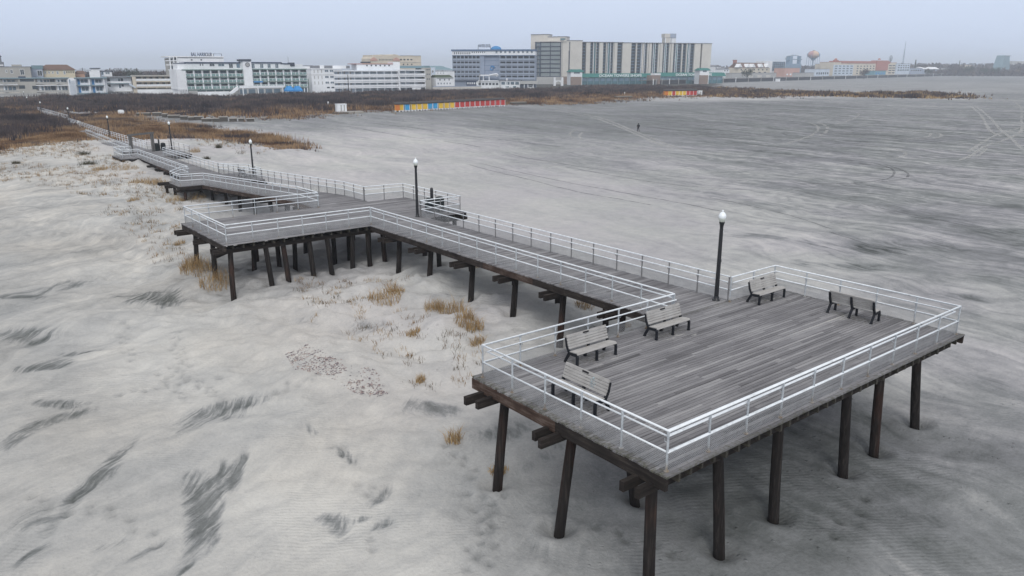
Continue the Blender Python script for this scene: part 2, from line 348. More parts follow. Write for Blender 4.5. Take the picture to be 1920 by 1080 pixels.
# ------------------------------------------------------------------ ground
HC = [ # height control points (x, y, z)
 (13.7,15.7,-1.12),(13.7,18.9,-1.0),(29.4,11.6,-.5),(26.2,11.6,-.65),(24,11.6,-.85),(19.8,11.6,-.82),(17.1,11.6,-1.0),(14,11.3,-1.15),(22,15,-.75),(30,16,-.4),
 (22,6,-.9),(12,12,-1.1),(9,16,-.95),(8,22,-.8),(3,18,-.7),(-6,18,-.6),(13,24,-.75),(18,24,-.5),(23.8,22.3,-.5),(23.8,26.2,-.25),(23.8,29.9,.38),(23.8,33.7,.70),(24,38,.6),(24,41.7,.48),
 (27,26,-.1),(27.5,33,.5),(28,39,.45),(19,29,.1),(19.5,33.5,.45),(20,38,.55),(16.5,34,.15),(15.5,39,.1),(12,32,-.3),(10,38,-.25),(11,27,-.65),(14.2,44.7,-.2),(17.7,44.7,.05),(20.6,44.7,.25),(14.4,48.3,.2),(14.4,51,.42),
 (17,48,.12),(19.7,48,0),(22.5,48,-.1),(25,46,.2),(28,46,.25),(31,46,.15),(20,52,.2),(24,53,.2),(12,45,-.35),(11,50,-.1),(5,30,-.55),(0,28,-.5),(3,40,-.3),(-4,45,-.2),(6,52,.0),(0,60,.15),(11,57,.35),(16,57,.5),(18,62,.45),(21,60,.3),(24,60,.2),(12,65,.5),
 (20,70,.5),(15,73,.55),(17,80,.55),(20.5,80.7,.32),(22.5,84,.35),(24.5,70,.15),(25,80,.1),(10,78,.6),(3,75,.5),(20,90,.85),(21,98,1.1),(16,92,.9),(14,100,1.15),(22,105,1.2),(22.5,112,1.35),(8,103,1.0),(8,90,.8),(0,95,.7),(12,125,1.7),(18,130,1.75),(5,132,1.5),(24,140,1.45),(25,128,1.5),(24,150,1.2),(26,160,.95),(27,180,.7),(10,160,.9),(-10,130,.9),(-12,100,.6),(15,145,1.3),
 (27,90,.5),(26,100,.9),(25.5,110,1.15),(29,84,.35),(31,80,.12),(31,90,.6),(34,99,1.0),(45,110,1.0),(53,121,.4),(60,125,0),(40,122,1.1),(35,138,1.1),(34,160,.6),(45,150,.4),(50,170,.15),(36,86,.15),(44,98,.15),(52,108,.1),(30,110,1.0),(31,120,1.1),(29,130,1.2),(30,150,.8),(30,165,.35),(30,190,.6),(30,225,.7),(33,278,.5),
 (33,60,.1),(32,70,.1),(34,40,0),(35,28,-.1),(38,20,-.25),(34,10,-.5),(40,50,0),(50,30,0),(60,60,0),(50,80,0),(80,40,0),(70,90,0),(60,100,0),(90,80,0),(100,130,0),(70,140,0),(120,110,0),(60,160,0),(80,180,0),(120,190,0),(150,60,0),(60,5,-.1),(100,0,0),(60,200,.1),(40,200,.5),(20,200,.7),(0,200,.7),
 (55,230,.5),(100,215,.3),(100,240,.7),(160,225,.4),(170,260,.7),(240,245,.5),(250,280,.8),(300,255,.5),(300,300,.7),(360,250,.1),(200,200,0),(250,200,0),(-30,30,-.3),(-40,80,.3),(-40,160,.8),(20,260,.6),(20,320,.5),(100,330,.4),(200,340,.4)]
HC = np.array(HC)
def ground_h(x, y):
    x = np.asarray(x, float); y = np.asarray(y, float); shp = x.shape; x = x.ravel(); y = y.ravel()
    num = np.full(x.shape, 0.0); den = np.full(x.shape, 1e-7)
    for cx, cy, cz in HC:
        d2 = (x-cx)**2+(y-cy)**2; w = 1/(d2+3.5)**1.9; num += w*cz; den += w
    z = num/den
    far = np.hypot(x, y); z = z*(1-sstep(far, 330, 480))
    dune = np.exp(-((x-17)/13)**2-((y-70)/45)**2)+.8*np.exp(-((x-20)/9)**2-((y-36)/10)**2)
    dune = np.clip(dune, 0, 1)+.5*np.exp(-((x-40)/14)**2-((y-112)/18)**2)
    z = z+dune*((fbm(x/3.4, y/3.4, 4, 3)-.5)*1.35+(np.abs(fbm(x/1.6+.4*y, y/1.3, 3, 9)-.5))*-.95+.10)
    z = z+(fbm(x/9, y/9, 3, 21)-.5)*.28*(1-sstep(far, 200, 400))
    z = z+(fbm(x/2.2+.3*y, y/2.6, 3, 31)-.5)*.10*(1-sstep(far, 60, 140))
    # humps where the far beach carries scrub
    for (hx, hy, sx, sy, h) in ((395, 185, 48, 9, .8), (440, 178, 30, 8, .5), (370, 215, 40, 12, .5)):
        z = z+h*np.exp(-((x-hx)/sx)**2-((y-hy)/sy)**2)*(.6+.8*fbm(x/7, y/5, 3, 5))
    for (px, py) in PILE_FEET:
        d2 = (x-px)**2+(y-py)**2; z = z-.24*np.exp(-d2/.13)+.07*np.exp(-(np.sqrt(d2)-.72)**2/.05)
    return z.reshape(shp)
PILE_FEET = []
def gh(x, y): return float(ground_h(np.array([x]), np.array([y]))[0])
def spaced(lo, flo, fhi, hi, fine, grow):
    a = list(np.arange(flo, fhi+1e-6, fine)); s = fine; v = a[-1]
    while v < hi: s = min(s*grow, 400); v += s; a.append(v)
    s = fine; v = flo; b = []
    while v > lo: s = min(s*grow, 400); v -= s; b.append(v)
    return np.array(b[::-1]+a)
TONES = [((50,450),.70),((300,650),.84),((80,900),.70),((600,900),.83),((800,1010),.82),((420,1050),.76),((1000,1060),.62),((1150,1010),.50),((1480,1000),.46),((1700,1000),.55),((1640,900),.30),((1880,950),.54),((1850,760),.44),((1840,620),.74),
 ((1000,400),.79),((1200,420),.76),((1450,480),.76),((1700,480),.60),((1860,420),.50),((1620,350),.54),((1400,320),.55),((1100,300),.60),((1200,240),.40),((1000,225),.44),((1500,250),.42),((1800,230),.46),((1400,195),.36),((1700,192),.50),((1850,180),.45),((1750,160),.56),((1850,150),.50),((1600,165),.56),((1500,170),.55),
 ((700,260),.80),((600,300),.84),((800,330),.82),((720,230),.55),((600,228),.52),((850,215),.46),((1050,195),.44),((430,225),.55),((1300,900),.22),((1250,1000),.42),((1500,820),.20),((1420,870),.20),((1100,900),.50),((1000,820),.66),((950,960),.66),((700,560),.88),((850,640),.86),((800,700),.84),((650,800),.80),((560,500),.66),((900,560),.80),((250,420),.80),((100,350),.80),((150,280),.86),((350,260),.86),((500,330),.86),((30,560),.68),((40,720),.68),((150,1000),.70),((1350,185),.80),((1700,178),.90),((1640,640),.70),((1240,330),.70),((1000,330),.76)]  # low tones at the platform: dark sand with its shade put into the colour
STROKES = [ # bare dark patches: start px, end px, half width px, strength
 ((352,1030),(372,905),24,1.0),((385,1020),(398,900),16,.9),((400,965),(425,880),10,.8),((428,918),(462,862),12,.9),((335,1078),(352,1050),14,.5),((350,800),(475,742),15,.9),((395,790),(450,770),10,.6),((60,760),(165,752),8,.6),((40,820),(150,765),12,.7),((0,845),(70,800),10,.6),
 ((60,695),(108,672),14,.9),((110,665),(185,655),4,.7),((0,640),(110,625),14,.6),((0,560),(60,545),12,.6),((60,545),(190,530),8,.45),((235,560),(320,542),14,.8),((20,990),(110,975),14,.6),((105,985),(230,840),12,.8),((150,940),(215,870),12,.5),((40,1000),(80,960),10,.5),((5,1060),(90,1030),16,.5),((180,1040),(240,1000),10,.4),((195,1075),(330,1000),6,.4),
 ((600,975),(655,1000),18,.85),((660,985),(700,960),6,.7),((695,950),(728,910),8,.55),((700,992),(728,970),8,.8),((640,842),(668,876),8,.6),((765,775),(850,765),16,.75),((560,790),(600,815),8,.45),((660,610),(730,615),10,.5),((550,600),(600,612),8,.4),((380,535),(470,512),8,.3),((330,565),(300,580),5,.4),
 ((1385,443),(1460,447),6,.9),((1500,452),(1570,460),7,.9),((1575,456),(1700,466),13,.95),((1740,456),(1800,462),7,1.0),((1760,470),(1850,480),10,.7),((1480,488),(1530,496),7,.8),((1540,492),(1660,500),8,.9),((1660,500),(1760,512),12,.5),((1790,510),(1915,530),9,.6),((1780,552),(1900,562),6,.9),((1700,410),(1800,414),6,.7),((1850,430),(1915,440),12,.7),((1880,455),(1920,462),10,.7),((1640,400),(1760,408),6,.5),((1860,385),(1920,390),8,.6),((1520,415),(1590,425),5,.4),((1690,335),(1790,345),6,.4),
 ((1440,700),(1520,690),6,.3),((1000,1010),(1040,1060),20,.5),((1500,1030),(1560,1050),30,.4),((1700,980),(1760,960),30,.45),((1830,700),(1900,780),40,.5),((1780,680),(1850,640),16,.3),((1560,770),(1700,820),40,.5),
 ((900,830),(985,800),16,.5),((985,880),(1040,840),14,.55),((1000,340),(1100,345),4,.3),((1400,310),(1500,316),5,.4),((1500,240),(1600,238),3,.5),((1440,290),(1560,300),5,.4)]
def px_poly(pts, z=.4): return [tuple(g(px, py, z)[:2]) for px, py in pts]
POLY_BRUSH = px_poly([(40,206),(100,207),(160,209),(250,215),(400,217),(480,217),(560,207),(640,206),(740,203),(830,193),(950,189),(1100,183),(1250,176),(1335,179),(1335,163.5),(1150,160),(1060,166),(850,170),(700,173.5),(580,178),(420,183),(300,179),(130,178),(30,186)], .4)
POLY_STRIP = px_poly([(470,219),(520,224),(600,217),(640,212),(745,206),(950,197),(1100,193),(1240,183),(1340,181),(1460,180),(1540,178.5),(1545,172),(1340,168),(1250,176),(950,189),(740,202),(600,203),(500,210)], .3)
POLY_DUNEGRASS = px_poly([(122,214),(180,214),(260,224),(400,238),(500,258),(560,273),(545,279),(500,272),(440,262),(370,256),(330,258),(290,262),(262,252),(232,246),(190,236),(150,228)], .8)
POLY_LEFT_TAN = px_poly([(-60,296),(0,281),(70,270),(120,262),(165,257),(205,262),(220,262),(190,250),(150,243),(125,236),(85,252),(40,262),(-60,270)], 1.25)
POLY_LEFT_DARK = px_poly([(-80,275),(0,266),(60,252),(100,240),(122,232),(80,222),(45,210),(20,196),(-80,190)], .8)
POLY_FAR1 = px_poly([(1335,181),(1400,179.5),(1480,178),(1560,178.5),(1590,178),(1560,174),(1500,171),(1440,168.5),(1390,165),(1335,163)], .5)
POLY_FAR2 = px_poly([(1570,178.5),(1640,179.5),(1730,181),(1800,180.5),(1775,176),(1720,172),(1640,172.5),(1570,175)], .8)
POLY_FAR3 = px_poly([(1398,183.5),(1434,183),(1432,179),(1400,179)], .2)

def patch_field(x, y):
    pat = np.zeros(len(x))
    for (a0, b0, hw, s) in STROKES:
        mid = ((a0[0]+b0[0])/2, (a0[1]+b0[1])/2); zz = gh(*g(*mid, 0)[:2]); A = g(*a0, zz); B = g(*b0, zz)
        dx, dy = b0[0]-a0[0], b0[1]-a0[1]; L = math.hypot(dx, dy); Cc = g(mid[0]-dy/L*hw, mid[1]+dx/L*hw, zz)
        mx, my = (A.x+B.x)/2, (A.y+B.y)/2; D = B-A; Lw = D.length/2*(1.45 if a0[0] < 960 else 2.1); ux, uy = D.x/D.length, D.y/D.length
        wv = abs((Cc.x-mx)*-uy+(Cc.y-my)*ux)+.05
        px_ = (x-mx)*ux+(y-my)*uy; py_ = -(x-mx)*uy+(y-my)*ux
        py_ = py_-wv*.5*np.sin(px_/Lw*2.2+mx)
        e = np.sqrt((px_/Lw)**2+(py_/(wv*1.15))**2)
        pat = np.maximum(pat, s*(1 if a0[0] < 960 else .62)*(1-sstep(e, .15, 1.45)))
    return pat
FOOTPRINTS = [([(150,935),(185,947),(222,968),(262,993),(300,1018),(325,1036)], .42),([(325,688),(345,705),(380,725),(420,745),(436,752)], .30),([(335,625),(330,650),(345,680),(350,700)], .34),([(305,700),(320,720),(355,745)], .32),([(235,600),(232,630),(240,660),(262,680),(268,680)], .45),([(220,740),(270,733),(320,726),(380,712),(440,704)], .5),([(888,925),(900,950),(912,975),(925,1005),(915,1035),(905,1075)], .36),([(940,920),(930,945),(922,970),(912,1000),(890,1030),(880,1075)], .36),([(840,840),(858,855),(876,870),(900,900)], .36),([(600,700),(575,712),(545,725),(512,742),(482,748)], .34),([(625,835),(645,855),(665,878)], .34),([(700,1010),(708,1030),(707,1050)], .3),([(1120,985),(1180,1010),(1260,1040),(1300,1078)], .5),([(1560,1000),(1610,960),(1650,930)], .6),([(680,905),(700,930),(690,950)], .4),([(60,930),(130,960),(200,965)], .5)]
def make_ground():
    xs = spaced(-9000, -7, 32, 9000, .15, 1.03); ys = spaced(-800, 8, 52, 9000, .15, 1.025)
    nx, ny = len(xs), len(ys); X, Y = np.meshgrid(xs, ys); x = X.ravel(); y = Y.ravel()
    z = ground_h(x, y)
    n = nx*ny; pat = patch_field(x, y); fp = np.zeros(n)
    near = 1-sstep(np.hypot(x, y), 45, 110)
    z = z-.10*pat*near*(1+.8*(fbm(x*1.3, y*1.3, 3, 41)-.5))+(fbm(x*1.1+.5*y, y*.8, 4, 43, .6)-.5)*.10*near*(.4+pat)
    for line, st in FOOTPRINTS:
        W = []
        for q in line: P = g(*q, -.4); P = g(*q, gh(P.x, P.y)); W.append(P)
        for a, b in zip(W[:-1], W[1:]):
            L = (b-a).length; k = int(L/st); nrm = Vector((-(b-a).y, (b-a).x, 0)).normalized()
            for i in range(k):
                c = a.lerp(b, (i+random.uniform(-.2, .2))/max(1, k))+nrm*(.14 if i % 2 else -.14)+Vector((random.gauss(0, .05), random.gauss(0, .05), 0))
                i0, i1 = np.searchsorted(xs, (c.x-.6, c.x+.6)); j0, j1 = np.searchsorted(ys, (c.y-.6, c.y+.6))
                jj, ii = np.meshgrid(np.arange(j0, j1), np.arange(i0, i1), indexing='ij'); ix = (jj*nx+ii).ravel()
                if not len(ix): continue
                d2 = ((x[ix]-c.x)/.13)**2+((y[ix]-c.y)/.16)**2; e = np.exp(-d2); z[ix] -= .075*e-.03*np.exp(-(np.sqrt(d2)-1.7)**2/.3); fp[ix] = np.maximum(fp[ix], e)
    me = bpy.data.meshes.new('beach')
    me.vertices.add(n); me.vertices.foreach_set('co', np.stack([x, y, z], 1).ravel())
    i = np.arange(nx-1); j = np.arange(ny-1); I, J = np.meshgrid(i, j); a = (J*nx+I).ravel()
    q = np.stack([a, a+1, a+1+nx, a+nx], 1); nf = len(q)
    me.loops.add(nf*4); me.loops.foreach_set('vertex_index', q.ravel()); me.polygons.add(nf)
    me.polygons.foreach_set('loop_start', np.arange(nf)*4); me.polygons.foreach_set('loop_total', np.full(nf, 4))
    me.polygons.foreach_set('use_smooth', np.ones(nf, bool)); me.update(calc_edges=True)
    # sand tone, platform shade included
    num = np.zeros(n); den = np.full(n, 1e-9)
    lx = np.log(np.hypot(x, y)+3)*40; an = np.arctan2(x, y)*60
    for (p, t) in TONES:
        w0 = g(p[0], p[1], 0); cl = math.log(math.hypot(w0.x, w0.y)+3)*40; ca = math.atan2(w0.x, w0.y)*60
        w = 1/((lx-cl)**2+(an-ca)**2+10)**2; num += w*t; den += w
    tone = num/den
    tone += (fbm(x/7, y/16, 4, 77)-.5)*.22*sstep(x, 8, 40)+(fbm(x/8, y/5, 4, 78)-.5)*.14*(1-sstep(x, 8, 40))
    zone = sstep(x-.06*y, 6, 24)
    dist = np.hypot(x, y)
    amp = np.interp(dist, [15, 40, 100, 200, 500], [.22, .28, .36, .34, .26])
    ang = np.degrees(np.arctan2(x, y)); amp = amp*np.where(zone > .5, .58+.62*sstep(ang, 47, 57), 1)
    dm = np.exp(-((x-15)/9)**2-((y-85)/28)**2)+.6*np.exp(-((x-19)/6)**2-((y-36)/8)**2); amp = amp+.16*dm
    calm = np.exp(-((x-16)/9)**2-((y-33)/9)**2); amp = amp*(1-.55*calm)
    calm2 = np.exp(-((x-45)/16)**2-((y-62)/30)**2); amp = amp*(1-.6*calm2)
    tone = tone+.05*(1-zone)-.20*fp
    veg = np.zeros((n, 4)); veg[:, :3] = (.07, .058, .058)
    for poly, c in ((POLY_STRIP, (.17, .115, .07)), (POLY_BRUSH, (.070, .056, .058)), (POLY_DUNEGRASS, (.19, .125, .065)), (POLY_LEFT_TAN, (.20, .135, .065)), (POLY_LEFT_DARK, (.060, .046, .048)), (POLY_FAR1, (.10, .085, .065)), (POLY_FAR2, (.10, .085, .065)), (POLY_FAR3, (.06, .05, .05))):
        sub = (x > min(q[0] for q in poly)-12) & (x < max(q[0] for q in poly)+12) & (y > min(q[1] for q in poly)-12) & (y < max(q[1] for q in poly)+12)
        xs_, ys_ = x[sub], y[sub]; jx = (fbm(xs_/7, ys_/7, 3, 95)-.5)*9; jy = (fbm(xs_/7+40, ys_/7, 3, 96)-.5)*9; w = np.zeros(len(xs_)); d0 = np.hypot(xs_, ys_)/90
        for k in range(8): w += in_poly(xs_+jx*.6+2.2*d0*math.cos(k*.785), ys_+jy*.6+2.2*d0*math.sin(k*.785), poly)/8.0
        i_ = np.where(sub)[0]; hit = w > veg[i_, 3]; veg[i_[hit], :3] = c; veg[i_, 3] = np.maximum(veg[i_, 3], w*.62)
    back = (y > 200) & (in_poly(x, y, [(-600, 200), (20, 200), (40, 330), (120, 400), (440, 345), (700, 500), (2300, 800), (9000, 3000), (9000, 9000), (-9000, 9000), (-9000, 200)]))
    m = back & (veg[:, 3] < .1); veg[m, :3] = (.07, .07, .065); veg[m, 3] = .75
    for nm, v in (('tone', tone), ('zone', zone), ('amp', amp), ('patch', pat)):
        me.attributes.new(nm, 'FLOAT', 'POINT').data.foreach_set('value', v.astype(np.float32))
    me.attributes.new('veg', 'FLOAT_COLOR', 'POINT').data.foreach_set('color', veg.astype(np.float32).ravel())
    me.materials.append(MATS['sand'])
    o = bpy.data.objects.new('beach', me); COL.objects.link(o); o['kind'] = 'structure'
    return o

# ------------------------------------------------------------------ grass and brush
def blades(x, y, z, h, w, lean, col, seg=1, spread=0.0):
    """numpy arrays of blades -> verts, tris, vertex colours (tapered, leaning)"""
    n = len(x); a = RNG.uniform(0, 2*np.pi, n); la = RNG.uniform(0, 2*np.pi, n)
    cx, sx = np.cos(a)*w/2, np.sin(a)*w/2; lx, ly = np.cos(la)*lean*h, np.sin(la)*lean*h
    V = []; F = []; Cc = []
    if seg == 1:
        P = np.stack([np.stack([x-cx, y-sx, z-.05], 1), np.stack([x+cx, y+sx, z-.05], 1), np.stack([x+lx, y+ly, z+h], 1)], 1)
        idx = np.arange(n)[:, None]*3+np.array([[0, 1, 2]]); k = 3
    else:
        mx, my = x+lx*.38, y+ly*.38
        P = np.stack([np.stack([x-cx, y-sx, z-.03], 1), np.stack([x+cx, y+sx, z-.03], 1), np.stack([mx-cx*.7, my-sx*.7, z+h*.62], 1), np.stack([mx+cx*.7, my+sx*.7, z+h*.62], 1), np.stack([x+lx*1.1, y+ly*1.1, z+h*.95], 1)], 1)
        b = np.arange(n)[:, None, None]*5; idx = (b+np.array([[[0, 1, 3], [0, 3, 2], [2, 3, 4]]])).reshape(-1, 3); k = 5
    return P.reshape(-1, 3), idx, np.repeat(col, k, 0)
def tri_object(name, parts, mat):
    vs = []; fs = []; cs = []; b = 0
    for v, f, c in parts: vs.append(v); fs.append(f+b); cs.append(c); b += len(v)
    v = np.concatenate(vs); f = np.concatenate(fs); c = np.concatenate(cs)
    me = bpy.data.meshes.new(name); me.vertices.add(len(v)); me.vertices.foreach_set('co', v.astype(np.float32).ravel())
    me.loops.add(f.size); me.loops.foreach_set('vertex_index', f.ravel().astype(np.int32)); me.polygons.add(len(f))
    me.polygons.foreach_set('loop_start', np.arange(len(f))*3); me.polygons.foreach_set('loop_total', np.full(len(f), 3)); me.update(calc_edges=True)
    c4 = np.ones((len(v), 4), np.float32); c4[:, :3] = c; me.attributes.new('Col', 'FLOAT_COLOR', 'POINT').data.foreach_set('color', c4.ravel())
    me.materials.append(MATS[mat]); o = bpy.data.objects.new(name, me); COL.objects.link(o); return o
def scatter(poly, n):
    p = np.array(poly); lo = p.min(0); hi = p.max(0); xs = []; ys = []; got = 0
    while got < n:
        x = RNG.uniform(lo[0], hi[0], n*2); y = RNG.uniform(lo[1], hi[1], n*2)
        # denser near the camera, where each plant is larger in view
        keep = RNG.uniform(0, 1, n*2) < np.minimum(1, (170/np.hypot(x, y))**1.2)
        m = in_poly(x, y, poly) & keep; xs.append(x[m]); ys.append(y[m]); got += m.sum()
    return np.concatenate(xs)[:n], np.concatenate(ys)[:n]
def mixcol(cols, w):
    cols = np.array(cols); w = np.clip(w, 0, .9999)*(len(cols)-1); i = w.astype(int); f = (w-i)[:, None]
    return cols[i]*(1-f)+cols[i+1]*f
DARK = [(.030, .026, .032), (.056, .046, .052), (.090, .070, .070), (.135, .100, .085)]
TAN = [(.15, .090, .045), (.26, .165, .078), (.37, .255, .128), (.47, .355, .20)]
RUST = [(.095, .052, .034), (.165, .094, .053), (.26, .162, .088), (.37, .255, .145)]
def brush_part(poly, n, hr, wr, cols, alt, altmask, sub=5, lean=.55, seed=1, hn=6.0):
    x, y = scatter(poly, n); d0 = np.hypot(x, y)/90; x = x+RNG.normal(0, 1.3, n)*d0; y = y+RNG.normal(0, 1.6, n)*d0; z = ground_h(x, y)
    nz = fbm(x/hn, y/hn, 3, seed); nh = fbm(x/8, y/6, 4, seed+5, .65)
    parts = []
    for k in range(sub):
        ox = RNG.normal(0, .35, n); oy = RNG.normal(0, .35, n)
        h = (hr[0]*.7+(hr[1]*1.25-hr[0]*.7)*sstep(nz, .35, .68))*RNG.uniform(.55, 1.1, n); w = RNG.uniform(wr[0], wr[1], n)
        tint = np.clip(.5+(nh-.5)*2.6+RNG.normal(0, .20, n), 0, 1); c = mixcol(cols, tint)
        if alt is not None:
            am = altmask(x, y)+RNG.normal(0, .12, n); c = np.where((am > .5)[:, None], mixcol(alt, tint), c); h = np.where(am > .5, h*.75, h)
        parts.append(blades(x+ox, y+oy, z, h, w, lean*RNG.uniform(.2, 1, n), c))
    return parts
def make_vegetation():
    far_tan = lambda x, y: fbm(x/13, y/8, 4, 50, .6)*1.0-sstep(y-np.interp(x, [40, 70, 120, 180, 300], [225, 200, 206, 222, 240]), 0, 60)*.36+.13
    o = tri_object('brush', brush_part(POLY_BRUSH, 60000, (.5, 1.7), (.18, .5), DARK, RUST, far_tan, 5, .5, 1)
                   + brush_part(POLY_LEFT_DARK, 16000, (.5, 1.5), (.10, .3), DARK, RUST, lambda x, y: fbm(x/10, y/10, 3, 52)*.8, 5, .5, 2), 'brush_twig')
    o['kind'] = 'stuff'; o['label'] = 'dark leafless brush covering the ground between beach and hotels'
    o = tri_object('beach_grass', brush_part(POLY_STRIP, 12000, (.3, 1.0), (.08, .3), RUST, DARK, lambda x, y: fbm(x/6, y/5, 3, 60)*.86, 5, .5, 3)
                   + brush_part(POLY_DUNEGRASS, 20000, (.35, 1.05), (.05, .16), RUST+RUST[2:], DARK, lambda x, y: fbm(x/4, y/4, 3, 61)*.98, 6, .6, 4)
                   + brush_part(POLY_LEFT_TAN, 12000, (.3, .9), (.05, .15), RUST, DARK, lambda x, y: fbm(x/6, y/6, 3, 62)*.93, 6, .55, 5), 'grass_blade')
    o['kind'] = 'stuff'; o['label'] = 'tan and rust dune grass along the walkway and the brush edge'
    o = tri_object('low_scrub', brush_part(POLY_FAR1, 5000, (.4, 1.5), (.25, .6), DARK, TAN, lambda x, y: fbm(x/9, y/7, 3, 63)*.9+.06, 5, .5, 6)
                   + brush_part(POLY_FAR2, 3600, (.4, 1.5), (.25, .6), DARK, TAN, lambda x, y: fbm(x/9, y/7, 3, 64)*.9+.06, 5, .5, 7)
                   + brush_part(POLY_FAR3, 400, (.3, .9), (.2, .4), DARK, None, None, 5, .5, 8), 'brush_twig')
    o['kind'] = 'stuff'; o['label'] = 'low scrub on the sand ridge at the far end of the beach'
    # thin grass on the dunes
    parts = []
    def sparse(poly, n, thr, seed, per=14, hr=(.15, .45)):
        x, y = scatter(poly, n); d = fbm(x/4.5, y/4.5, 4, seed); m = d+RNG.normal(0, .05, len(x)) > thr; x, y = x[m], y[m]
        xx = np.repeat(x, per)+RNG.normal(0, .16, len(x)*per); yy = np.repeat(y, per)+RNG.normal(0, .16, len(x)*per)
        h = RNG.uniform(*hr, len(xx)); c = mixcol([(.06, .06, .04), (.13, .11, .07)]+TAN, np.repeat(RNG.uniform(.0, 1, len(x)), per)*.8+RNG.uniform(0, .2, len(xx)))
        parts.append(blades(xx, yy, ground_h(xx, yy), h, RNG.uniform(.012, .03, len(xx)), RNG.uniform(.3, 1.0, len(xx)), c, 2))
    sparse(px_poly([(0,280),(130,262),(215,300),(330,350),(350,420),(345,470),(290,480),(230,420),(120,350),(0,345)], .8), 1700, .45, 70, 12, (.08, .36))
    sparse(px_poly([(560,520),(660,520),(800,540),(905,610),(905,690),(850,700),(760,690),(640,610),(560,590)], .2), 170, .50, 71, 14, (.10, .32))
    sparse(px_poly([(360,262),(560,282),(570,292),(470,300),(380,290)], .4), 200, .5, 72)
    sparse(px_poly([(330,330),(420,350),(440,380),(340,400)], .5), 90, .42, 73)
    o = tri_object('sparse_grass', parts, 'grass_blade'); o['kind'] = 'stuff'; o['label'] = 'thin dry grass sprouting from the dune sand'
    # small dark litter left by the tide
    x, y = scatter(px_poly([(535,672),(575,665),(640,690),(705,705),(730,735),(690,742),(620,715),(555,700)], -.45), 1700)
    f = RNG.uniform(0, 1, len(x)) < sstep(fbm(x*1.1, y*1.1, 3, 80), .32, .62)*.8+.06; x, y = x[f], y[f]; z = ground_h(x, y); n = len(x); a = RNG.normal(-.3, .9, n); L = RNG.uniform(.02, .08, n); w = RNG.uniform(.008, .02, n)
    P = np.stack([np.stack([x-np.cos(a)*L, y-np.sin(a)*L, z+.006], 1), np.stack([x+np.sin(a)*w, y-np.cos(a)*w, z+.012], 1), np.stack([x+np.cos(a)*L, y+np.sin(a)*L, z+.006], 1), np.stack([x-np.sin(a)*w, y+np.cos(a)*w, z+.03], 1)], 1).reshape(-1, 3)
    idx = (np.arange(n)[:, None, None]*4+np.array([[[0, 1, 2], [0, 2, 3]]])).reshape(-1, 3)
    o = tri_object('wrack_debris', [(P, idx, np.repeat(mixcol(DARK, RNG.uniform(0, 1, n))*3.1, 4, 0))], 'brush_twig'); o['kind'] = 'stuff'; o['label'] = 'patch of small dark reed fragments scattered on the pale sand'

TUFTS = [ # px, py, radius px, height m, label
 (722,560,34,.75,'spiky golden grass tuft alone on the sand below the crosswalk deck'),(745,562,18,.4,'low fringe of dry grass beside the spiky golden tuft'),
 (815,580,22,.6,'first clump of the curved grass line beside the walkway'),(845,588,28,.75,'thick middle clump in the curved grass line beside the walkway'),(872,598,24,.7,'leaning clump in the curved grass line, next to the thick middle one'),(890,618,20,.6,'tall thin clump where the curved grass line turns downhill'),(895,645,16,.5,'last clump of the curved grass line, nearest the platform'),
 (852,826,17,.5,'lone yellow grass tuft on the bare sand before the platform'),(934,885,22,.22,'flattened straw grass around the foot of a leaning pile'),
 (375,510,34,1.0,'tall bushy grass at the outer corner piles of the crosswalk deck'),(405,535,30,.8,'bushy grass just in front of the corner pile of the crosswalk deck'),(358,500,20,.7,'thin tall grass on the seaward flank of the corner piles'),
 (337,459,10,.35,'small round tuft on the flat sand left of the crosswalk deck'),(775,372+255,14,.35,'faint tuft on the sand between the grass line and the debris patch'),
 (260,345,18,.55,'yellow grass clump on the dune near the ramp'),(295,350,20,.7,'tall yellow grass clump on the dune, closest to the ramp'),(190,318,16,.4,'straw grass tuft on the upper dune slope'),(235,318,22,.4,'wide low grass patch on the dune beside the inland bay'),
 (250,380,10,.35,'little tuft low on the dune below the yellow clumps'),(330,375,18,.5,'grass crowding the piles of the inland landing'),(365,372,22,.5,'grass under the ramp edge by the inland landing'),
 (365,285,11,.7,'upright tuft on the sand beside the inland right bay'),(788,712,10,.3,'small tuft on the pale sand left of the platform corner'),(1095,575,22,.35,'reddish dry grass lying under the walkway by the platform'),(1170,612,16,.35,'dry grass in the shade under the platform and walkway joint'),(900,500,20,.5,'rust grass hanging on the dune under the walkway')]
def make_tufts():
    for (px, py, rp, h, lab) in TUFTS:
        z = 0.0
        for _ in range(4): P = g(px, py, z); z = gh(P.x, P.y)
        P = g(px, py, z); r = rp/F_PX*(P-Vector((0, 0, CAM_Z))).length*.95; n = int(70+r*190)
        a = RNG.uniform(0, 2*np.pi, n); q = np.sqrt(RNG.uniform(0, 1, n))*r; x = P.x+np.cos(a)*q; y = P.y+np.sin(a)*q*.8
        hh = h*1.45*RNG.uniform(.3, 1.1, n)**1.2*(1-.35*q/r); c = mixcol(TAN, RNG.uniform(.25, 1, n))*RNG.uniform(.8, 1.15, n)[:, None]
        v, f, c = blades(x-P.x, y-P.y, ground_h(x, y)-z, hh, RNG.uniform(.014, .032, n), RNG.uniform(.1, 1.0, n), c, 2)
        o = tri_object('grass_tuft', [(v, f, c)], 'grass_blade'); o.location = P; tag(o, lab, 'grass tuft', 'dry grass tufts on the dunes')

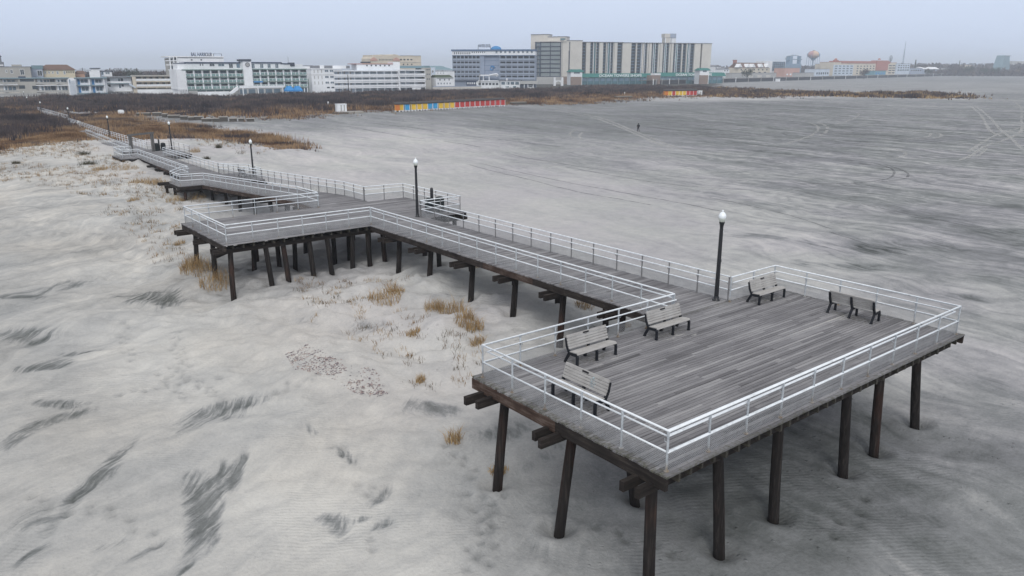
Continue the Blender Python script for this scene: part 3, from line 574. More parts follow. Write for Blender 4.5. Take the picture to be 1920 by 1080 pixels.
def make_shrubs():
    for (px, py, r, h, lab) in ((158, 287, .9, .7, 'low dark shrub near the top of the pale dune'), (166, 306, 1.0, .6, 'sprawling dark shrub with dead twigs on the pale dune slope'), (30, 303, .5, .4, 'small dark weed at the left edge of the pale dune'), (388, 297, .45, .4, 'small dark bush on the sand beside the inland right bay'), (410, 277, .5, .8, 'bare twiggy bush at the edge of the rust grass'), (453, 289, .7, 1.1, 'dead forked twig standing alone in the sand')):
        P = g(px, py, 1.0); P = g(px, py, gh(P.x, P.y)); P.z = gh(P.x, P.y); n = 220 if 'forked' not in lab else 26
        x = RNG.normal(0, r*.45, n); y = RNG.normal(0, r*.45, n)
        c = mixcol([(.03, .035, .022), (.06, .065, .04), (.11, .095, .06), (.08, .06, .045)], RNG.uniform(0, 1, n))
        o = tri_object('dune_shrub', [blades(x, y, ground_h(x+P.x, y+P.y)-P.z, h*RNG.uniform(.4, 1.1, n), RNG.uniform(.02, .06, n), RNG.uniform(.3, 1.3, n), c)], 'brush_twig'); o.location = P; tag(o, lab, 'shrub', 'small shrubs on the dunes')
# ------------------------------------------------------------------ pier
DZ = 3.0; ZB = 1.63
WL, WR = 23.39, 27.32
def planks(mb, x0, x1, y0, y1, z=lambda y: DZ, pitch=.145, seg=4.2, xl=None, xr=None):
    y = y0; row = 0
    while y < y1-.02:
        w = min(pitch, y1-y); a = xl(y) if xl else x0; b = xr(y) if xr else x1
        a += random.uniform(-.03, .03); b += random.uniform(-.03, .03)
        off = random.choice((.25, .5, .75, 1.0, .4)); x = a; first = True
        tr = random.gauss(.48, .10)
        while x < b-.01:
            L = seg*off if first else seg*random.choice((1, 1, .75)); first = False
            e = min(x+L, b)
            if b-e < .5: e = b
            zz = z(y); zz2 = z(y+w); dz = random.uniform(-.006, .006); t = min(.95, max(.06, tr*.4+random.gauss(.5, .115)*.6)); gp = random.uniform(.006, .014)
            mb.add([(x+.002, y+gp, zz-.05+dz), (e-.002, y+gp, zz-.05+dz), (e-.002, y+w-gp, zz2-.05+dz), (x+.002, y+w-gp, zz2-.05+dz), (x+.002, y+gp, zz+dz), (e-.002, y+gp, zz+dz), (e-.002, y+w-gp, zz2+dz), (x+.002, y+w-gp, zz2+dz)],
                   [(0, 3, 2, 1), (4, 5, 6, 7), (0, 1, 5, 4), (1, 2, 6, 5), (2, 3, 7, 6), (3, 0, 4, 7)], t)
            x = e
        y += w; row += 1
def ramp_z(y): return DZ if y < 56 else (DZ-(DZ-ZB)*(y-56)/23.0 if y < 79 else ZB)
GATE_Y = 114.2
FAR_L = [(23.75, 86), (24.1, 100), (24.5, 112), (25.0, 124), (26.1, 146), (28.4, 166), (28.9, 200), (28.9, 250)]
FAR_R = [(27.32, 86), (27.35, 108), (27.9, 119), (28.9, 147), (30.0, 166), (31.3, 200), (32.2, 250)]
FAR_Z = [(79, ZB), (118, ZB), (150, 1.25), (166, 1.05), (200, .88), (250, .8)]
def interp(tab, y): return float(np.interp(y, [t[1] if tab is not FAR_Z else t[0] for t in tab], [t[0] if tab is not FAR_Z else t[1] for t in tab]))
far_z = lambda y: interp(FAR_Z, y); far_l = lambda y: interp(FAR_L, y); far_r = lambda y: interp(FAR_R, y)

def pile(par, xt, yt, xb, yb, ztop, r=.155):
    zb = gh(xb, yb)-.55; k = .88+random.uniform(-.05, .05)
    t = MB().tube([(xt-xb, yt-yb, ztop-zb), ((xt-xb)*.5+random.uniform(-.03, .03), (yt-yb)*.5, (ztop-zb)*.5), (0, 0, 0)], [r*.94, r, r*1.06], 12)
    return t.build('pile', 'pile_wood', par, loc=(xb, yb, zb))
PILES = []
def plan_piles():
    top = {}
    for (bx, by), (tx, ty) in (((1720,792),(1718,672)),((1641,846),(1650,705)),((1583,890),(1587,740)),((1453,965),(1460,795)),((1352,1035),(1345,850)),((1219,1082),(1222,905))):
        def onY(px, py, Y): d = ray(px, py); k = Y/d.y; return d.x*k
        PILES.append((onY(tx, ty, 11.62), 11.62, onY(bx, by, 11.62), 11.62, 2.62, .165))
    P = g(1045, 996, -1.1); PILES.append((14.45, 15.25, P.x, P.y, 2.62, .165))
    P = g(930, 910, -.98); PILES.append((14.45, 18.55, P.x, P.y, 2.62, .165))
    P = g(1196, 937, -.95); PILES.append((16.6, 15.25, P.x, P.y, 2.62, .16))
    for x in (20.2, 24.6, 29.6): PILES.append((x, 15.25, x, 15.25, 2.62, .16))
    for x in (18.6, 22.6, 26.2, 29.6): PILES.append((x, 18.55, x+.1, 18.6, 2.62, .16))
    for y in (22.3, 26.2, 29.9, 33.7, 38.0, 41.7):
        PILES.append((23.95, y, 23.72, y+.05, 2.62, .16)); PILES.append((26.75, y, 26.9, y, 2.62, .16))
    for x, xb, yb in ((14.3,14.2,44.75),(16.4,16.69,44.8),(17.5,17.72,44.75),(19.2,19.41,44.8),(20.4,20.65,44.75),(22.2,22.1,44.8),(23.3,23.39,44.75),(24.4,24.54,44.75),(27.6,27.7,44.8),(30.2,30.3,44.8)): PILES.append((x, 44.75, xb, yb, 2.62, .16))
    for x in (14.4, 16.95, 18.5, 19.75, 22.5, 23.7, 25.3, 30.0): PILES.append((x, 48.3, x+random.uniform(-.2, .2), 48.3, 2.62, .155))
    for x in (14.4, 18.3, 22.0, 25.8, 30.0): PILES.append((x, 51.7, x+random.uniform(-.2, .2), 51.7, 2.62, .155))
    for y in (55.6, 59.4, 63.2, 67.0, 70.8, 74.6):
        for x in (23.95, 26.75): PILES.append((x, y, x+random.uniform(-.1, .1), y, ramp_z(y)-.38, .155))
    for y in (79.5, 83.2, 86.0):
        for x in (21.6, 24.2, 26.8, 29.0): PILES.append((x, y, x, y, ZB-.38, .15))
    for y in (90.0, 94.0, 98.0, 102.0, 106.0, 110.0):
        for x in (24.1, 27.0): PILES.append((x, y, x, y, ZB-.38, .15))
    for x, y in ((22.4,108.6),(23.4,108.6),(22.4,112.6),(30.6,109.8),(30.6,113.5),(30.6,118)): PILES.append((x, y, x, y, ZB-.38, .15))
    for p in PILES: PILE_FEET.append((p[2], p[3]))
def make_pier():
    pier = thing('timber_pier', 'long grey timber pier on dark piles with a square platform at its end', 'pier', (0, 0, 0))
    for p in PILES: pile(pier, *p)
    m = MB(); planks(m, 13.62, 30.84, 10.97, 19.36); m.build('platform_deck', 'deck_platform', pier)
    m = MB(); planks(m, 23.16, 27.55, 19.37, 44.02); m.build('walkway_deck', 'deck_plank', pier)
    m = MB(); planks(m, 13.76, 30.80, 44.03, 52.5); m.build('crosswalk_deck', 'deck_plank', pier)
    m = MB(); planks(m, 23.16, 27.55, 52.51, 79.0, ramp_z); m.build('ramp_deck', 'deck_plank', pier)
    m = MB(); planks(m, 21.0, 29.6, 79.01, 86.0, lambda y: ZB, xl=lambda y: 21.0 if y < 82.6 else 21.0+(y-82.6)*.72); m.build('landing_deck', 'deck_plank', pier)
    m = MB(); planks(m, 0, 0, 86.01, 118.5, far_z, .145, 4.2, lambda y: far_l(y)-.2, lambda y: far_r(y)+.2); m.build('inland_deck', 'deck_plank', pier)
    m = MB(); planks(m, 22.1, 24.1, 108.2, 113.2, lambda y: ZB-.004); m.build('side_deck', 'deck_plank', pier)
    m = MB(); planks(m, 27.6, 31.1, 109.0, 119.2, lambda y: ZB-.004); m.build('side_deck', 'deck_plank', pier)
    m = MB(); planks(m, 0, 0, 118.51, 251, far_z, .30, 4.2, lambda y: far_l(y)-.25, lambda y: far_r(y)+.15); m.build('shore_deck', 'deck_plank', pier)
    def fascia(p, q, h=.32, w=.11, seg=4.3, zt=-.052, zf=None, red=.3):
        p, q = Vector((*p, 0)), Vector((*q, 0)); L = (q-p).length; n = max(1, round(L/seg))
        for i in range(n):
            a = p.lerp(q, i/n); b = p.lerp(q, (i+1)/n); za = (zf or (lambda y: DZ))(a.y)+zt; zb = (zf or (lambda y: DZ))(b.y)+zt
            e = (b-a).normalized()*.006
            mb = MB(); mb.bar((a.x+e.x, a.y+e.y, za-h/2), (b.x-e.x, b.y-e.y, zb-h/2), w, h, random.choice((0, .05, .1, .25)) if random.random() > red else random.uniform(.55, .95))
            if not any(mb.tone): mb.tone = [.02]*len(mb.tone)
            mb.build('fascia_beam', 'beam_wood', pier)
    fascia((13.66, 11.0), (13.66, 19.33), .36); fascia((30.80, 11.0), (30.80, 19.33), .30)
    fascia((13.8, 19.31), (23.2, 19.31), .30); fascia((27.5, 19.31), (30.7, 19.31), .30)
    fascia((23.20, 19.42), (23.20, 44.0), .32); fascia((27.51, 19.42), (27.51, 44.0), .32)
    fascia((13.82, 44.1), (13.82, 52.4), .34); fascia((30.75, 44.1), (30.75, 52.4), .34)
    fascia((13.94, 52.44), (23.1, 52.44), .3); fascia((27.6, 52.44), (30.6, 52.44), .3)
    fascia((23.20, 52.56), (23.20, 79), .32, zf=ramp_z, red=.55); fascia((27.51, 52.56), (27.51, 79), .32, zf=ramp_z)
    zl = lambda y: ZB
    fascia((21.1, 79.06), (23.1, 79.06), .3, zf=zl); fascia((21.05, 79.1), (21.05, 82.6), .3, zf=zl); fascia((29.55, 79.1), (29.55, 85.9), .3, zf=zl); fascia((27.6, 79.06), (29.5, 79.06), .3, zf=zl)
    fascia((21.1, 82.7), (23.4, 85.9), .3, zf=zl)
    fascia((23.6, 86.1), (24.35, 108), .3, zf=zl, red=.5); fascia((27.47, 86.1), (27.5, 108.9), .3, zf=zl)
    fascia((22.12, 108.2), (22.12, 113.1), .55, zf=zl, red=0); fascia((31.06, 109.1), (31.06, 119.1), .34, zf=zl); fascia((27.7, 109.03), (31, 109.03), .34, zf=zl)
    # joists show their ends along the seaward edges
    def joists(xs, y0, y1, h=.27, w=.095):
        for x in xs:
            MB().box(x-w/2+random.uniform(-.03, .03), x+w/2, y0+random.uniform(-.05, .05), y1, DZ-.054-h*random.uniform(.9, 1.05), DZ-.054).build('joist', 'joist_wood', pier)
    joists(np.arange(14.15, 30.6, .505), 11.06, 19.2)
    joists(np.arange(14.3, 30.5, .62), 44.16, 52.3)
    def cap(x0, x1, y, zt, dy=(-.24, .24), h=.28, w=.15):
        for d in dy:
            s = random.uniform(-.12, .12); mb = MB().box(x0+s, x1-s, y+d-w/2, y+d+w/2, zt-h, zt, .04); mb.build('cap_beam', 'beam_wood', pier)
    for y in (11.72, 15.25, 18.5): cap(13.0, 30.75, y, 2.66)
    for y in (22.3, 26.2, 29.9, 33.7, 38.0, 41.7): cap(22.55, 28.0, y, 2.62)
    for y in (44.85, 48.3, 51.7): cap(13.25, 31.2, y, 2.66)
    for y in (55.6, 59.4, 63.2, 67.0, 70.8, 74.6): cap(22.95, 27.8, y, ramp_z(y)-.38)
    for y in (79.6, 83.2, 85.7): cap(20.75, 29.9, y, ZB-.36)
    for y in (90.0, 94.0, 98.0, 102.0, 106.0, 110.0): cap(23.6, 27.8, y, ZB-.36)
    # cross bracing low between the crosswalk piles
    for y in (44.95,): MB().bar((13.5, y, 2.2), (17.0, y+3.2, 2.15), .07, .22, .04).build('brace', 'beam_wood', pier)
    return pier

# ------------------------------------------------------------------ railings
def rail_run(name, label, pts, side, spacing=1.6, post_mat='post_pipe', group='white pipe railings of the pier', mesh=True, cell=.062, low=True, hand=True, thin=1.0):
    """pts: (x, y, deck z) corners; side +1 = walking side on the left of the run"""
    P = [Vector(p) for p in pts]; base = P[0]
    th = thing(name, label, 'railing', base, 0, group); L = [p-base for p in P]
    up = lambda v, h: Vector((v.x, v.y, v.z+h))
    MB().tube([up(p, 1.12) for p in L], .034*thin, 8).build('top_rail', 'white_pipe', th)
    if low: MB().tube([up(p, .53) for p in L], .030*thin, 8).build('mid_rail', 'white_pipe', th)
    if hand:
        off = []
        for i, p in enumerate(L):
            ds = []
            if i > 0: ds.append((L[i]-L[i-1]).normalized())
            if i < len(L)-1: ds.append((L[i+1]-L[i]).normalized())
            ns = [Vector((-d.y, d.x, 0)).normalized()*side for d in ds]
            n = ns[0] if len(ns) == 1 else (ns[0]+ns[1])/max(.35, 1+ns[0].dot(ns[1]))
            off.append(up(p, .90)+n*.11)
        MB().tube(off, .028, 8).build('handrail', 'white_pipe', th)
    net = MB(); n_posts = 0; post0 = None
    for i in range(len(L)-1):
        a, b = L[i], L[i+1]; d = b-a; ln = d.length; k = max(1, round(ln/spacing)); dn = d.normalized(); nrm = Vector((-dn.y, dn.x, 0)).normalized()*side
        for j in range(k+1 if i == len(L)-2 else k):
            q = a.lerp(b, j/k)
            pm = MB(); pm.tube([(0, 0, 0), (0, 0, 1.10)], .031, 8); pm.tube([(0, 0, 0), (0, 0, .018)], .07, 8)
            pm.tube([(0, 0, 1.045), (0, 0, 1.10)], .040, 8); pm.tube([(0, 0, .49), (0, 0, .57)], .038, 8)
            if hand:
                pm.tube([(0, 0, .80), (nrm.x*.10, nrm.y*.10, .80), (nrm.x*.11, nrm.y*.11, .875)], .010, 5)
            o = pm.build('post', post_mat, th, loc=q)
        if mesh:
            h = .50; z0 = .03; m_ = int(ln/cell)
            r = .0046
            for s in (1, -1):
                for c in range(-int(h/cell), m_+1):
                    s0 = c*cell; e0 = s0+h; t0, t1 = max(s0, 0), min(e0, ln)
                    if t1-t0 < .02: continue
                    if s > 0: za, zb = z0+(t0-s0), z0+(t1-s0)
                    else: za, zb = z0+h-(t0-s0), z0+h-(t1-s0)
                    A = a+d*(t0/ln)+Vector((0, 0, za)); B = a+d*(t1/ln)+Vector((0, 0, zb))
                    o_ = nrm*(-.028+.004*s); w = dn*r*1.4
                    net.add([A+o_-w, A+o_+w, B+o_+w, B+o_-w], [(0, 1, 2, 3)])
    if mesh: net.build('chain_link', 'chain_wire', th)
    return th
def make_railings():
    d = DZ
    rail_run('pipe_railing', 'white pipe railing round the square platform at the sea end of the pier', [(WL,19.05,d),(13.86,19.05,d),(13.86,11.21,d),(30.60,11.21,d),(30.60,19.2,d),(27.32,19.2,d)], 1, 1.62)
    rail_run('pipe_railing', 'long straight white railing on the dune side of the walkway, platform to crosswalk', [(WL,19.13,d),(WL,44.30,d)], -1, 1.66)
    rail_run('pipe_railing', 'long straight railing with grey posts on the open beach side of the walkway', [(WR,19.3,d),(WR,44.5,d)], 1, 1.66, 'post_grey')
    rail_run('pipe_railing', 'white railing round the left arm of the crosswalk deck', [(WL,44.40,d),(14.0,44.30,d),(14.0,52.25,d),(WL,52.3,d)], -1, 1.58)
    rail_run('pipe_railing', 'railing round the right arm of the crosswalk deck, beside two dark bins', [(WR,44.6,d),(30.55,44.5,d),(30.55,52.35,d),(WR,52.65,d)], 1, 1.62, 'post_grey')
    rail_run('pipe_railing', 'sloping white railing on the dune side of the ramp', [(WL,52.4,d),(WL,56,d),(WL,78.95,ZB)], -1, 1.62)
    rail_run('pipe_railing', 'sloping grey-posted railing on the open beach side of the ramp', [(WR,52.75,d),(WR,56,d),(WR,86.5,ZB)], 1, 1.62, 'post_grey')
    rail_run('pipe_railing', 'white railing round the chamfered left bay of the inland landing', [(WL,79.05,ZB),(21.2,79.3,ZB),(21.2,82.6,ZB),(22.95,85.4,ZB),(23.8,85.6,ZB)], -1, 1.1, cell=.09)
    rail_run('pipe_railing', 'railing round the right bay of the inland landing, with a lamp behind it', [(WR,86.6,ZB),(29.5,83.3,ZB),(29.45,79.6,ZB),(WR,79.5,ZB)], -1, 1.5, 'post_grey', cell=.09)
    rail_run('pipe_railing', 'white railing on the dune side between the inland landing and the wooden gate', [(23.85,85.7,ZB),(24.16,108.2,ZB)], -1, 1.6, cell=.09)
    rail_run('pipe_railing', 'white railing on the beach side between the inland landing and the wooden gate', [(27.32,86.7,ZB),(27.34,108.6,ZB)], 1, 1.6, cell=.09)
    rail_run('pipe_railing', 'white railing round the small left side bay before the wooden gate', [(24.14,108.3,ZB),(22.35,108.4,ZB),(22.35,113.0,ZB),(24.5,113.1,ZB)], -1, 1.1, cell=.10)
    rail_run('pipe_railing', 'thin white railing round the right side bay with the dark bins', [(27.4,108.8,ZB),(30.9,109.3,ZB),(30.9,118.9,ZB),(27.9,119.0,ZB)], 1, 2.4, 'post_grey', cell=.12, hand=False, thin=.6)
    rail_run('pipe_railing', 'white railing inland of the gate, half sunk behind the left dune', [(24.6,114.5,ZB),(25.27,131.4,1.55),(26.37,153.8,1.35)], -1, 1.8, cell=.12)
    z = lambda y: far_z(y)
    rail_run('board_railing', 'long white three-rail fence along the path through the brush, inland of the gate', [(28.0,119.4,z(119)),(28.85,147.7,z(147)),(29.9,166,z(166)),(31.2,200,z(200)),(31.8,225,z(225)),(32.1,252,z(250))], 1, 2.2, 'white_pipe', mesh=False)
    rail_run('board_railing', 'short white rail spur standing off the path in the brush', [(33.2,212,.85),(33.4,232,.85),(33.5,262,.85)], 1, 2.4, 'white_pipe', mesh=False)

# ------------------------------------------------------------------ bench
def make_bench():
    t = thing('park_bench', '', 'bench')
    L = 1.94
    # side profile (y forward is -y): front leg foot at y=0, rear foot at y=.64
    def frame(x):
        m = MB(); w = .072
        segs = [((0.02, 0), (0.02, .33), .075), ((0.02, .33), (.06, .415), .075), ((.06, .415), (.42, .385), .07), ((.42, .385), (.54, .62), .085), ((.54, .62), (.60, .875), .07), ((.40, .40), (.50, .24), .085), ((.50, .24), (.62, 0), .075), ((.10, .37), (.36, .36), .07)]
        for (a, za), (b, zb), th in segs:
            d = Vector((b-a, zb-za)); n = Vector((-d.y, d.x)).normalized()*th/2; e = d.normalized()*.02
            m.prism([(a-n.x-e.x, za-n.y-(e.y if za > .01 else 0)), (b-n.x+e.x, zb-n.y+(e.y if zb > .01 else 0)), (b+n.x+e.x, zb+n.y+(e.y if zb > .01 else 0)), (a+n.x-e.x, za+n.y-(e.y if za > .01 else 0))], x-w/2-random.uniform(0, .004), x+w/2+random.uniform(0, .004), 'x')
        for fy in (.02, .60): m.box(x-w/2-.012, x+w/2+.012, fy-.055, fy+.055, 0, .014)
        return m
    for x in (-L/2+.036, 0, L/2-.036): frame(x).build('frame', 'black_frame', t)
    def slat(m, y, z, ang, w, th=.042, x0=-L/2+.02, x1=L/2-.02):
        c, s = math.cos(ang), math.sin(ang); h = w/2; k = .008
        poly = [(-h, -th/2+k), (-h+k, -th/2), (h-k, -th/2), (h, -th/2+k), (h, th/2-k), (h-k, th/2), (-h+k, th/2), (-h, th/2-k)]
        m.prism([(y+u*c-v*s, z+u*s+v*c) for u, v in poly], x0, x1, 'x')
    m = MB()
    for i in range(4): slat(m, .075+i*.092, .462-.010*i, R(-5), .086)
    slat(m, .015, .438, R(62), .07)
    m.build('seat', 'bench_slat', t)
    m = MB(); ang = R(72)
    for i in range(4): slat(m, .452+i*.030, .545+i*.0905, ang, .084)
    slat(m, .452+4*.030+.004, .545+4*.0905+.012, ang, .108, .05)
    b = m.build('backrest', 'bench_slat', t)
    p = MB(); c, s = math.cos(ang), math.sin(ang); yy, zz = .452+4*.030+.004, .545+4*.0905+.010
    pts = [(yy+u*c-v*s, zz+u*s+v*c) for u, v in ((-.030, .024), (.030, .024), (.030, .030), (-.030, .030))]
    p.prism(pts, -.19, .09, 'x'); p.build('plaque', 'plaque_bronze', b)
    return t
BENCHES = [((14.70, 15.6, DZ), R(-90), 'weathered bench facing the left railing, a faded flower tied to its back'),
 ((17.87, 17.78, DZ), 0, 'bench backed against the inner railing, nearest the platform corner'),
 ((22.02, 17.88, DZ), 0, 'bench backed against the inner railing, where the walkway meets the platform'),
 ((28.88, 18.12, DZ), 0, 'bench in the far alcove beside the lamp post'),
 ((29.86, 14.79, DZ), R(90), 'bench turned to the open beach, its slatted back to the deck'),
 ((28.75, 81.9, ZB), R(90), 'small distant bench in the right bay of the inland landing'),
 ((30.75, 188.6, far_z(188)), R(-80), 'far bench on the brush path with two people sitting on it')]
def make_benches():
    proto = make_bench(); BEN = []
    for i, (loc, rz, lab) in enumerate(BENCHES):
        o = proto if i == 0 else copy_tree(proto)
        o.location = loc; o.rotation_euler = (0, 0, rz); o['label'] = lab; o['group'] = 'slatted benches along the pier'; BEN.append(o)
    # faded bunch of flowers tied to the first bench
    m = MB(); b = BEN[0]
    for k in range(26):
        a = random.uniform(-1, 1); x = .34+random.gauss(0, .055); z = .70+random.gauss(0, .085); y = .50+(z-.70)*.33-.035
        r = random.uniform(.012, .026); m.add([(x-r, y, z), (x, y-.012, z-r), (x+r, y, z), (x, y-.02, z+r)], [(0, 1, 2, 3)])
    m.tube([(.33, .50, .62), (.34, .51, .78)], .008, 5)
    m.lathe([(.0, -.03), (.03, -.02), (.034, .015), (.01, .03)], (.33, .525, .855), 8)
    w = b.matrix_basis.copy() if False else Matrix.Translation(Vector(BENCHES[0][0])) @ Matrix.Rotation(BENCHES[0][1], 4, 'Z')
    m.v = [tuple(w @ Vector(v)) for v in m.v]
    o = m.build('flower_bunch', 'flower_faded', None, origin=tuple(w @ Vector((.34, .5, .7)))); tag(o, 'faded pale blue and white flower bunch tied to the bench back', 'flowers')

# ------------------------------------------------------------------ lamps
def make_lamp(h=4.02):
    t = thing('lamp_post', '', 'street lamp')
    MB().lathe([(.17, 0), (.17, .03), (.115, .05), (.115, .16), (.10, .20)], n=14).build('base', 'lamp_black', t)
    MB().lathe([(.098, .19), (.080, h-.86), (.072, h-.80)], n=14).build('pole', 'lamp_black', t)
    MB().lathe([(.073, h-.80), (.080, h-.72), (.088, h-.66), (.118, h-.56), (.118, h-.515)], n=14).build('collar', 'lamp_black', t)
    g_ = MB().lathe([(.105, h-.515), (.125, h-.47), (.150, h-.38), (.160, h-.30), (.160, h-.245), (.148, h-.225), (.128, h-.165), (.075, h-.105), (.040, h-.09)], n=18).build('globe', 'lamp_globe', t)
    MB().lathe([(.038, h-.092), (.028, h-.07), (.046, h-.045), (.042, h-.02), (.012, h)], n=12).build('finial', 'lamp_globe', g_)
    MB().box(.058, .10, -.03, .03, h-.98, h-.90).build('bracket', 'white_trim', t)
    MB().box(.082, .115, -.03, .03, h-2.30, h-2.17).build('cover_plate', 'post_grey', t)
    return t
LAMPS = [((27.06, 19.72, DZ), 'tall black lamp post where the walkway meets the platform'), ((27.16, 44.75, DZ), 'black lamp post at the crosswalk deck beside the dark bins'),
 ((29.20, 81.2, ZB), 'black lamp post in the right bay of the inland landing'), ((30.45, 116.1, ZB), 'black lamp post in the side bay by the wooden gate'),
 ((28.55, 146.0, 1.12), 'black lamp post beside the path just inland of the wooden gate'), ((29.75, 189.8, .80), 'black lamp post on the brush path beside the seated people'),
 ((29.5, 225.3, .86), 'black lamp post on the brush path by the short rail spur'), ((33.1, 277.5, .5), 'small far lamp post deep in the brush, near the motels'), ((41.0, 350, .3), 'farthest lamp post, in front of the beige motel')]
def make_lamps():
    proto = make_lamp()
    for i, (loc, lab) in enumerate(LAMPS):
        o = proto if i == 0 else copy_tree(proto)
        o.location = loc; o.rotation_euler = (0, 0, random.uniform(-.6, .2)); o['label'] = lab; o['group'] = 'black lamp posts with white globes along the pier'

def make_bins():
    t = thing('litter_bin', '', 'litter bin')
    m = MB().lathe([(.27, 0), (.29, .03), (.305, .80), (.30, .84)], n=20)
    for k in range(20):
        a = 2*math.pi*k/20; m.bar((.30*math.cos(a), .30*math.sin(a), .05), (.315*math.cos(a), .315*math.sin(a), .80), .03, .02)
    m.build('body', 'bin_dark', t)
    l = MB().lathe([(.32, .84), (.33, .87), (.31, .96), (.20, 1.06), (.05, 1.09)], n=20).build('lid', 'bin_dark', t)
    MB().box(-.14, .14, -.325, -.26, .89, .98).build('opening', 'rubber', l)
    spots = [((28.55, 45.35, DZ), 'dark litter bin beside the lamp on the crosswalk deck'), ((29.45, 45.45, DZ), 'dark litter bin next to the tall black post on the crosswalk deck'),
             ((28.45, 116.2, ZB), 'far litter bin, left one of the pair in the side bay by the gate'), ((29.35, 116.2, ZB), 'far litter bin, right one of the pair in the side bay by the gate')]
    for i, (loc, lab) in enumerate(spots):
        o = t if i == 0 else copy_tree(t); o.location = loc; o['label'] = lab; o['group'] = 'dark litter bins on the pier'
    for loc, h, lab in (((29.0, 45.75, DZ), 1.72, 'thick black post with a rounded top standing between two bins'), ((28.9, 116.5, ZB), 1.55, 'short black post with a rounded top behind the far pair of bins')):
        o = MB().lathe([(.115, 0), (.115, h-.14), (.10, h-.06), (.06, h-.01), (.01, h)], n=14).build('bollard_post', 'lamp_black', None, loc=loc); tag(o, lab, 'post')

def make_gate():
    t = thing('wooden_gate', 'grey timber portal spanning the walkway near its inland end', 'gate', (24.6, 113.4, ZB), math.atan2(3.2, 3.0)*.72)
    for x in (0, 3.95):
        m = MB()
        for s in (-.17, .17): m.box(x+s-.075, x+s+.075, -.09, .09, -.2, 2.62, .3)
        m.box(x-.093, x+.093, -.06, .06, .1, 2.5, .3)
        m.build('gate_post', 'grey_timber', t)
    m = MB(); m.box(-.35, 4.3, -.13, -.095, 2.42, 2.66, .3); m.box(-.35, 4.3, .095, .13, 2.42, 2.66, .3); m.build('crossbeam', 'grey_timber', t)

